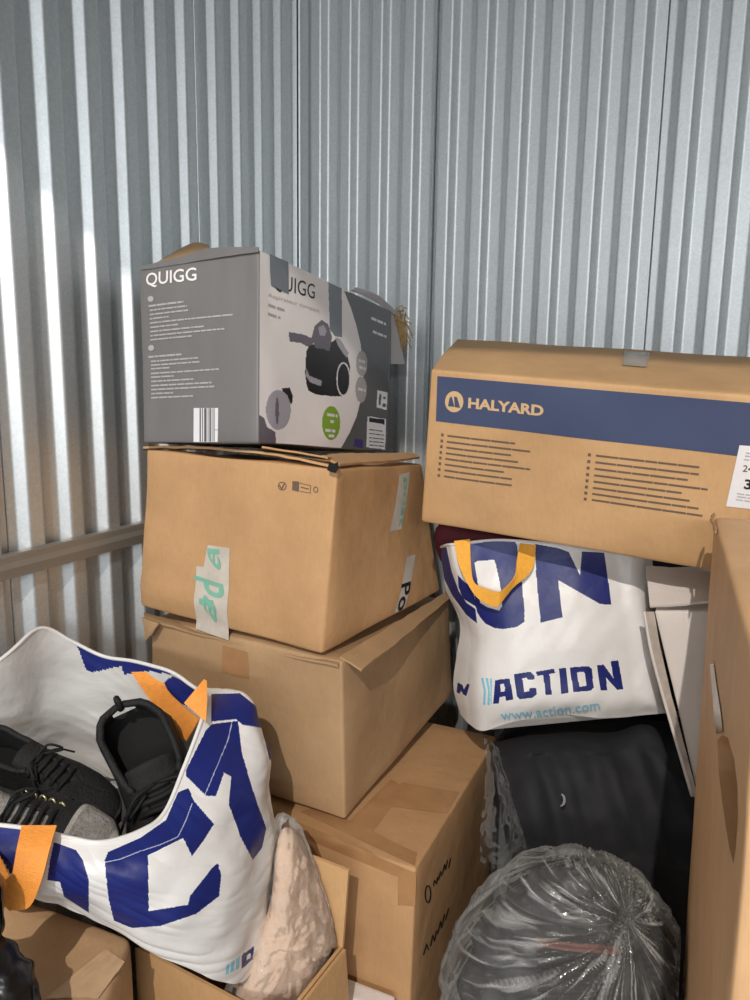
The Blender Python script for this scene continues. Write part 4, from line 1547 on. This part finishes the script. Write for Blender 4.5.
# ------------------------------------------------------------------ upright shopping bag on the right
ROWS = [  # v rows: columns from left gusset rear to right gusset rear
    [(440, 547, 1.40), (447, 545, 1.345), (457, 544, 1.325), (495, 540, 1.318), (535, 542, 1.30), (575, 545, 1.285), (612, 548, 1.275), (640, 556, 1.27), (652, 556, 1.36)],
    [(441, 560, 1.395), (449, 566, 1.345), (462, 572, 1.31), (497, 572, 1.30), (538, 572, 1.285), (578, 572, 1.27), (616, 574, 1.262), (642, 580, 1.26), (654, 580, 1.35)],
    [(447, 592, 1.40), (456, 600, 1.355), (473, 608, 1.305), (500, 606, 1.275), (540, 606, 1.26), (582, 606, 1.245), (620, 606, 1.242), (646, 610, 1.245), (656, 606, 1.345)],
    [(458, 622, 1.38), (466, 630, 1.34), (480, 638, 1.285), (504, 640, 1.255), (545, 640, 1.24), (588, 640, 1.228), (626, 640, 1.228), (650, 640, 1.235), (660, 634, 1.34)],
    [(457, 655, 1.37), (468, 662, 1.31), (481, 672, 1.262), (508, 674, 1.238), (550, 674, 1.225), (592, 674, 1.215), (630, 674, 1.215), (655, 672, 1.225), (664, 664, 1.34)],
    [(455, 688, 1.365), (467, 695, 1.305), (482, 704, 1.255), (512, 704, 1.225), (552, 702, 1.212), (596, 700, 1.205), (634, 700, 1.205), (660, 702, 1.215), (668, 696, 1.34)],
    [(461, 714, 1.36), (470, 724, 1.31), (484, 731, 1.265), (514, 722, 1.24), (552, 716, 1.23), (596, 718, 1.22), (636, 717, 1.22), (665, 713, 1.225), (670, 712, 1.34)],
]
K2 = np.array([[at(*p) for p in row] for row in ROWS])
NV2, NU2 = 340, 520
G2 = cr(K2, NV2)
G2 = np.transpose(cr(np.transpose(G2, (1, 0, 2)), NU2), (1, 0, 2))   # NV2 x NU2 x 3
N2 = np.cross(np.gradient(G2, axis=1), np.gradient(G2, axis=0))
N2 /= np.linalg.norm(N2, axis=2, keepdims=True) + 1e-9
if N2[:, NU2 // 2, 1].mean() > 0:
    N2 = -N2
for i in range(NV2):
    for j in range(NU2):
        p = G2[i, j]
        v, u = i / (NV2 - 1), j / (NU2 - 1)
        w1 = nz((p[0] + p[2] * .5, 0, p[2] - p[0] * .4), 11, 2.0)
        w2 = nz((p[0] * 1.3 - p[2] * .8, 0, p[2] * .5), 30, 5.0)
        G2[i, j] = p + N2[i, j] * (0.0045 * w1 + 0.0014 * w2)
t = thing('shopping_bag', 'white and navy shopping bag with an amber strap, standing upright under the navy banded carton', 'bag', at(560, 724, 1.30))
V = G2.reshape(-1, 3)
F3 = grid_faces(NV2, NU2)
c3 = lambda pts: [(420 + x * .4, 520 + y * .4) for x, y in pts]
c4 = lambda pts: [(450 + x * .25333, 640 + y * .25333) for x, y in pts]
c5 = lambda pts: [(430 + x * .17333, 530 + y * .17333) for x, y in pts]
NAVY2 = [c5([(225, 80), (440, 55), (480, 60), (500, 80), (505, 120), (530, 300), (545, 470), (545, 530), (500, 560), (420, 572), (370, 565), (320, 540), (290, 505), (270, 470), (255, 360), (245, 330), (232, 180)]),
         c5([(160, 260), (200, 300), (245, 330), (275, 470), (262, 440), (190, 395), (165, 330)]),
         c5([(48, 105), (95, 100), (125, 240), (165, 350), (210, 420), (262, 455), (272, 540), (210, 490), (130, 380), (85, 290), (60, 180)]),
         c3([(288, 60), (345, 70), (372, 80), (400, 138), (405, 78), (460, 82), (468, 130), (478, 212), (450, 210), (345, 150), (357, 243), (302, 257), (296, 200), (290, 130)]),
         # ACTION
         c4([(170, 252), (178, 160), (200, 155), (236, 152), (250, 235), (222, 240), (218, 222), (196, 226), (193, 250)]),
         c4([(252, 135), (318, 125), (332, 140), (334, 155), (308, 158), (302, 148), (285, 152), (294, 205), (312, 202), (314, 190), (340, 190), (342, 215), (325, 228), (275, 234), (264, 222)]),
         c4([(340, 125), (412, 113), (415, 130), (392, 134), (402, 215), (378, 218), (368, 138), (343, 142)]),
         c4([(430, 112), (458, 110), (468, 208), (440, 214)]),
         c4([(474, 108), (548, 103), (560, 115), (567, 188), (556, 200), (486, 206)]),
         c4([(580, 100), (606, 97), (645, 150), (634, 84), (664, 80), (685, 194), (660, 197), (614, 146), (622, 198), (595, 200)]),
         c4([(30, 168), (50, 178), (55, 195), (68, 172), (78, 176), (64, 222), (52, 215), (44, 200), (38, 212), (26, 205)])]
WHITE2 = [c5([(258, 190), (275, 178), (370, 172), (380, 200), (400, 290), (410, 350), (415, 440), (400, 465), (330, 445), (290, 420), (280, 330), (262, 230)]),
          c4([(198, 175), (214, 172), (218, 202), (200, 205)]),
          c4([(502, 128), (530, 125), (540, 180), (510, 185)])]
CYAN2 = [c4([(122, 150), (132, 150), (142, 200), (140, 258), (130, 256), (133, 200)]), c4([(140, 150), (150, 150), (158, 200), (157, 258), (147, 256), (150, 200)]), c4([(158, 152), (166, 152), (166, 170), (164, 254), (160, 250), (160, 200)])]
PX = proj(V)
FX = PX[np.array(F3)].mean(1)
nav = np.zeros(len(F3), bool)
wht = np.zeros(len(F3), bool)
for p in NAVY2:
    nav |= in_polys(FX[:, 0], FX[:, 1], p)
for p in WHITE2:
    wht |= in_polys(FX[:, 0], FX[:, 1], p)
nav &= ~wht
idx = nav.astype(np.int32)
for p in CYAN2:
    idx[~nav & in_polys(FX[:, 0], FX[:, 1], p)] = 2
mesh_obj('bag_front', V, [f[::-1] for f in F3], [BAG_WHITE, BAG_NAVY, BAG_CYAN], t, True, idx)
# rear and base so that the bag is a closed body
rear = G2[:, [0, -1]]
nb = 24
Vb = []
for i in range(0, NV2):
    for k in range(nb):
        a = k / (nb - 1)
        Vb.append(rear[i, 0] * (1 - a) + rear[i, 1] * a + np.array([0, 0.045 * math.sin(pi * a), 0]))
mesh_obj('bag_rear', Vb, grid_faces(NV2, nb), BAG_WHITE, t, True)
bot = list(G2[-1]) + [Vb[(NV2 - 1) * nb + k] for k in range(nb - 2, 0, -1)]
mesh_obj('bag_base', bot, [tuple(range(len(bot)))], BAG_WHITE, t, False)
mb = MB()
mb.tube([G2[0, j] for j in range(0, NU2, 9)], 0.0028, 6)
mb.build('rim_binding', BAG_WHITE, t, True)
# website line
Vt, Ft, (gw, gh) = glyphs('www.action.com', 0.0)
bl, br, tl = np.array(c4([(205, 312)])[0]), np.array(c4([(592, 270)])[0]), np.array(c4([(198, 278)])[0])


class Surf:
    """ray lookup on the front panel"""
    P2 = proj(G2.reshape(-1, 3)).reshape(NV2, NU2, 2)


def on_bag(x, y, off=0.0012):
    sub = Surf.P2[200:, 80:470]
    d = ((sub - np.array([x, y])) ** 2).sum(2)
    i, j = np.unravel_index(np.argmin(d), d.shape)
    i += 200
    j += 80
    return at(x, y, G2[i, j][1]) + N2[i, j] * off


Vw = []
for x, y in Vt:
    p = bl + (br - bl) * (x / gw) + (tl - bl) * (y / gh)
    bow = 2.0 * math.sin(pi * x / gw)
    Vw.append(on_bag(p[0], p[1] + bow * .3, 0.003))
mesh_obj('lettering', Vw, Ft, BAG_CYAN, t, False)
# amber strap hanging in front
ya = 1.262
ribbon('strap', [at(454, 541, 1.318), at(459, 565, 1.292), at(470, 588, 1.268), at(480, 600, 1.258), at(495, 607, 1.25), at(501, 603, 1.25), at(513, 588, 1.262), at(532, 570, 1.272), at(536, 545, 1.292)],
       [at(470, 539, 1.318), at(471, 565, 1.292), at(474, 582, 1.27), at(484, 588, 1.258), at(497, 592, 1.25), at(503, 590, 1.25), at(515, 577, 1.262), at(517, 560, 1.274), at(520, 543, 1.294)], YELLOW, t, 60, 0.0018)

# dark red cloth behind that bag
outline_blob_t = thing('red_cloth', 'piece of dark red cloth showing above the upright shopping bag', 'cloth', at(462, 560, 1.47))
outline_blob('cloth_fold', [(436, 528), (460, 520), (500, 526), (540, 536), (560, 560), (520, 580), (470, 580), (440, 560)], 1.47, 0.03, RED_CLOTH, outline_blob_t, 0.004, 20, 4.0, 8, 40)

# ------------------------------------------------------------------ black cloth bundle
ROWS = [
    [(508, 742, 1.50), (530, 730, 1.52), (570, 722, 1.54), (620, 718, 1.52), (650, 720, 1.50), (690, 724, 1.46), (720, 726, 1.44)],
    [(503, 744, 1.42), (525, 736, 1.40), (570, 732, 1.39), (615, 732, 1.39), (652, 736, 1.38), (690, 742, 1.36), (720, 745, 1.36)],
    [(494, 744, 1.325), (525, 738, 1.30), (570, 734, 1.29), (612, 734, 1.28), (650, 726, 1.27), (690, 765, 1.26), (725, 770, 1.26)],
    [(494, 772, 1.25), (528, 768, 1.225), (570, 766, 1.21), (612, 766, 1.205), (650, 768, 1.20), (690, 800, 1.19), (722, 805, 1.19)],
    [(504, 815, 1.195), (530, 812, 1.17), (570, 808, 1.175), (612, 808, 1.16), (650, 808, 1.155), (690, 830, 1.15), (715, 835, 1.15)],
    [(512, 850, 1.17), (536, 856, 1.16), (572, 855, 1.155), (612, 858, 1.145), (650, 860, 1.14), (684, 870, 1.135), (700, 872, 1.13)],
    [(500, 940, 1.15), (536, 945, 1.14), (572, 945, 1.135), (612, 945, 1.13), (645, 945, 1.125), (672, 945, 1.12), (690, 945, 1.12)],
]
K3 = np.array([[at(*p) for p in row] for row in ROWS])
g = K3[-1].copy()
g[:, 2] = 0.004
K3 = np.concatenate([K3, [g]])
NVc, NUc = 120, 120
G3 = cr(K3, NVc)
G3 = np.transpose(cr(np.transpose(G3, (1, 0, 2)), NUc), (1, 0, 2))
for i in range(NVc):
    for j in range(NUc):
        p = G3[i, j]
        fold = nz((p[0] * 2.6 + p[2] * .6, 0.0, p[2] * .5), 10, 7.0)
        sm = nz(p, 30, 1.0)
        fw = 1.0 if G3[i, j][2] > 0.02 else 0.0
        G3[i, j] = p + np.array([0, -1, .3]) * ((0.020 if 45 < i < 85 else 0.006) * fold + 0.003 * sm) * fw
t = thing('black_cloth_bundle', 'black cloth bundle below the upright shopping bag', 'cloth', (0.45, 1.35, 0.0))
V = list(G3.reshape(-1, 3))
Fc = [f[::-1] for f in grid_faces(NVc, NUc)]
rb = len(V)
back = np.array([(0.10, 0.30, 0)] * 1)[0]
edge = [i * NUc for i in range(NVc)] + [(NVc - 1) * NUc + j for j in range(1, NUc)] + [i * NUc + NUc - 1 for i in range(NVc - 2, -1, -1)] + [j for j in range(NUc - 2, 0, -1)]
Yb = 1.56
for e in edge:
    p = np.array(V[e])
    tb_ = max(0.0, (1.63 - p @ DV))
    V.append(np.array([p[0] + DV[0] * tb_, p[1] + DV[1] * tb_, max(0.004, p[2] - 0.01)]))
ne = len(edge)
Fc += [(edge[i], edge[(i + 1) % ne], rb + (i + 1) % ne, rb + i) for i in range(ne)]
Fc.append(tuple(rb + i for i in range(ne)))
mesh_obj('cloth', V, Fc, BLACK_CLOTH, t, True, sharp=70)
outline_blob('gap_darkener', [(600, 600), (640, 558), (690, 566), (706, 640), (700, 705), (645, 705), (606, 680)], 1.485, 0.016, BLACK_CLOTH, t, 0.004, 20, 3.0, 8, 50)  # black slab added to keep the shaded gap beside the bag dark
mb = MB()
lg = [at(560.5 + 4 * cos(a), 800 + 6 * sin(a), 1.150) for a in np.linspace(-1.4, 1.6, 10)]
mb.tube(lg, [.0006, .0015, .0022, .0025, .0026, .0026, .0025, .002, .0013, .0006], 5)
mb.build('pale_logo', simple('pale_logo', (150, 150, 150), 0.6), t, True)

# clear film hanging down the left of the bundle
ROWS = [[(484, 738, 1.24), (492, 742, 1.225), (498, 748, 1.235)],
        [(486, 775, 1.20), (496, 778, 1.18), (508, 782, 1.20)],
        [(482, 810, 1.17), (500, 812, 1.145), (518, 815, 1.165)],
        [(480, 840, 1.15), (502, 842, 1.125), (526, 846, 1.15)],
        [(480, 868, 1.14), (500, 870, 1.13), (524, 872, 1.15)]]
K4 = np.array([[at(*p) for p in row] for row in ROWS])
G4 = cr(K4, 90)
G4 = np.transpose(cr(np.transpose(G4, (1, 0, 2)), 50), (1, 0, 2))
Vf = []
for i in range(90):
    for j in range(50):
        p = G4[i, j]
        d = 0.010 * nz(p, 30, 3.0) + 0.005 * nz(p, 80, 6.0)
        Vf.append(p + np.array([0.2, -1, 0.2]) * d)
o = mesh_obj('plastic_sheet', Vf, grid_faces(90, 50, flip=True), FILM_C, None, True)
o['label'] = 'crinkled strip of clear plastic beside the black cloth bundle'
o['category'] = 'plastic'

# ------------------------------------------------------------------ bagged dark bundle in front
C0 = at(566, 1012, 0.985)
RX, RY, RZ = 0.180, 0.125, 0.250
t = thing('bagged_bundle', 'dark padded bundle inside a clear plastic bag, at the bottom in front', 'bag', (float(C0[0]), float(C0[1]), 0.0))


TBL = [TB.c[0, 0, 1], TB.c[0, 1, 1], TB.c[0, 0, 0], TB.c[0, 1, 0]]   # left face of the tall carton, which squeezes the bag


def dome(name, grow, mat, amp, fn, nt=150, npz=80, zmin=0.03):
    V = []
    for a in np.linspace(0, 2 * pi, nt, endpoint=False):
        for b in np.linspace(0, 1, npz):
            ph = b * pi * 0.5
            if b <= 0.7:
                ph = b / 0.7 * pi / 2
                x, y, z = sin(ph) * cos(a), sin(ph) * sin(a), cos(ph)
                p = np.array([C0[0] + (RX + grow) * x, C0[1] + (RY + grow) * y, C0[2] + (RZ + grow) * z])
            else:
                s_ = (b - 0.7) / 0.3
                p = np.array([C0[0] + (RX + grow) * cos(a) * (1 - .12 * s_), C0[1] + (RY + grow) * sin(a) * (1 - .12 * s_), C0[2] * (1 - s_) + zmin * s_])
            n_ = np.array([(p[0] - C0[0]) / RX ** 2, (p[1] - C0[1]) / RY ** 2, max(0, p[2] - C0[2]) / RZ ** 2])
            n_ /= np.linalg.norm(n_) + 1e-9
            p = p + n_ * fn(p, a, b) * amp
            bb = min(max((p[1] - TBL[0][1]) / (TBL[1][1] - TBL[0][1]), 0), 1)
            hh = min(max(p[2] / zt, 0), 1)
            lim = (TBL[2][0] * (1 - bb) + TBL[3][0] * bb) * (1 - hh) + (TBL[0][0] * (1 - bb) + TBL[1][0] * bb) * hh - 0.012
            p[0] = min(p[0], lim)
            V.append(p)
    o = mesh_obj(name, V, grid_faces(nt, npz, True) + [tuple((i + 1) * npz - 1 for i in range(nt))], mat, t, True)
    bm = bmesh.new()
    bm.from_mesh(o.data)
    bmesh.ops.remove_doubles(bm, verts=bm.verts, dist=0.0003)
    bmesh.ops.recalc_face_normals(bm, faces=bm.faces)
    bm.to_mesh(o.data)
    bm.free()
    return o


dome('padding', -0.020, DARK_PAD, 0.012, lambda p, a, b: 0.7 * math.sin(14 * math.pi * b + 2 * nz(p, 6, 2)) + nz(p, 25, 1))
TOPP = at(612, 872, 0.99)


def wrinkle(p, a, b):
    d = p - TOPP
    an = math.atan2(d[2] + 0.02, d[0])
    r = np.linalg.norm(d)
    k = noise.noise(Vector((an * 9.0, r * 4.0, 3.0)))
    k2 = noise.noise(Vector((an * 24.0, r * 7.0, 9.0)))
    return (0.5 - abs(k) * 2.2) + 0.45 * (0.4 - abs(k2) * 2) + 0.5 * nz(p, 30, 4)


pb = dome('plastic_bag', 0.012, FILM_A, 0.010, wrinkle, 260, 150, 0.012)
fa = pb.data.attributes.new('fold', 'FLOAT_VECTOR', 'POINT')
for k, vtx in enumerate(pb.data.vertices):
    d = np.array(vtx.co) + np.array(t.location) - TOPP
    fa.data[k].vector = (math.atan2(d[2] + 0.02, d[0]) * 16.0, np.linalg.norm(d) * 6.0, math.atan2(d[1], d[0]) * 2.0)
# ribbed knit patch with a red band, seen through the film
V, Fc, idx = [], [], []


def on_dome(x, y, off):
    # first hit of the viewing direction with the ellipsoid of the padding
    d = (x - 375) / FPX * RT - (y - 500) / FPX * UP + F
    o_ = (CC - C0) / np.array([RX + off, RY + off, RZ + off])
    dd = d / np.array([RX + off, RY + off, RZ + off])
    A, B, Cq = dd @ dd, 2 * o_ @ dd, o_ @ o_ - 1
    disc = B * B - 4 * A * Cq
    tt = (-B - math.sqrt(max(disc, 0))) / (2 * A)
    return CC + d * tt


n1, n2 = 44, 40
for i in range(n1):
    for j in range(n2):
        a, b = i / (n1 - 1), j / (n2 - 1)
        x = (536 + 2 * b) * (1 - a) + (618 - 1 * b) * a
        y = (936 + 14 * a * a + 4 * math.sin(4 * a)) * (1 - b) + 1002 * b
        V.append(on_dome(x, y, -0.006 + 0.0022 * math.sin(b * 40)))
Fc = grid_faces(n1, n2)
for k in range(len(Fc)):
    idx.append(1 if (k % (n2 - 1)) < 6 else 0)
mesh_obj('knit_panel', V, Fc, [DARK_RIB, RED_BAND], t, True, idx)
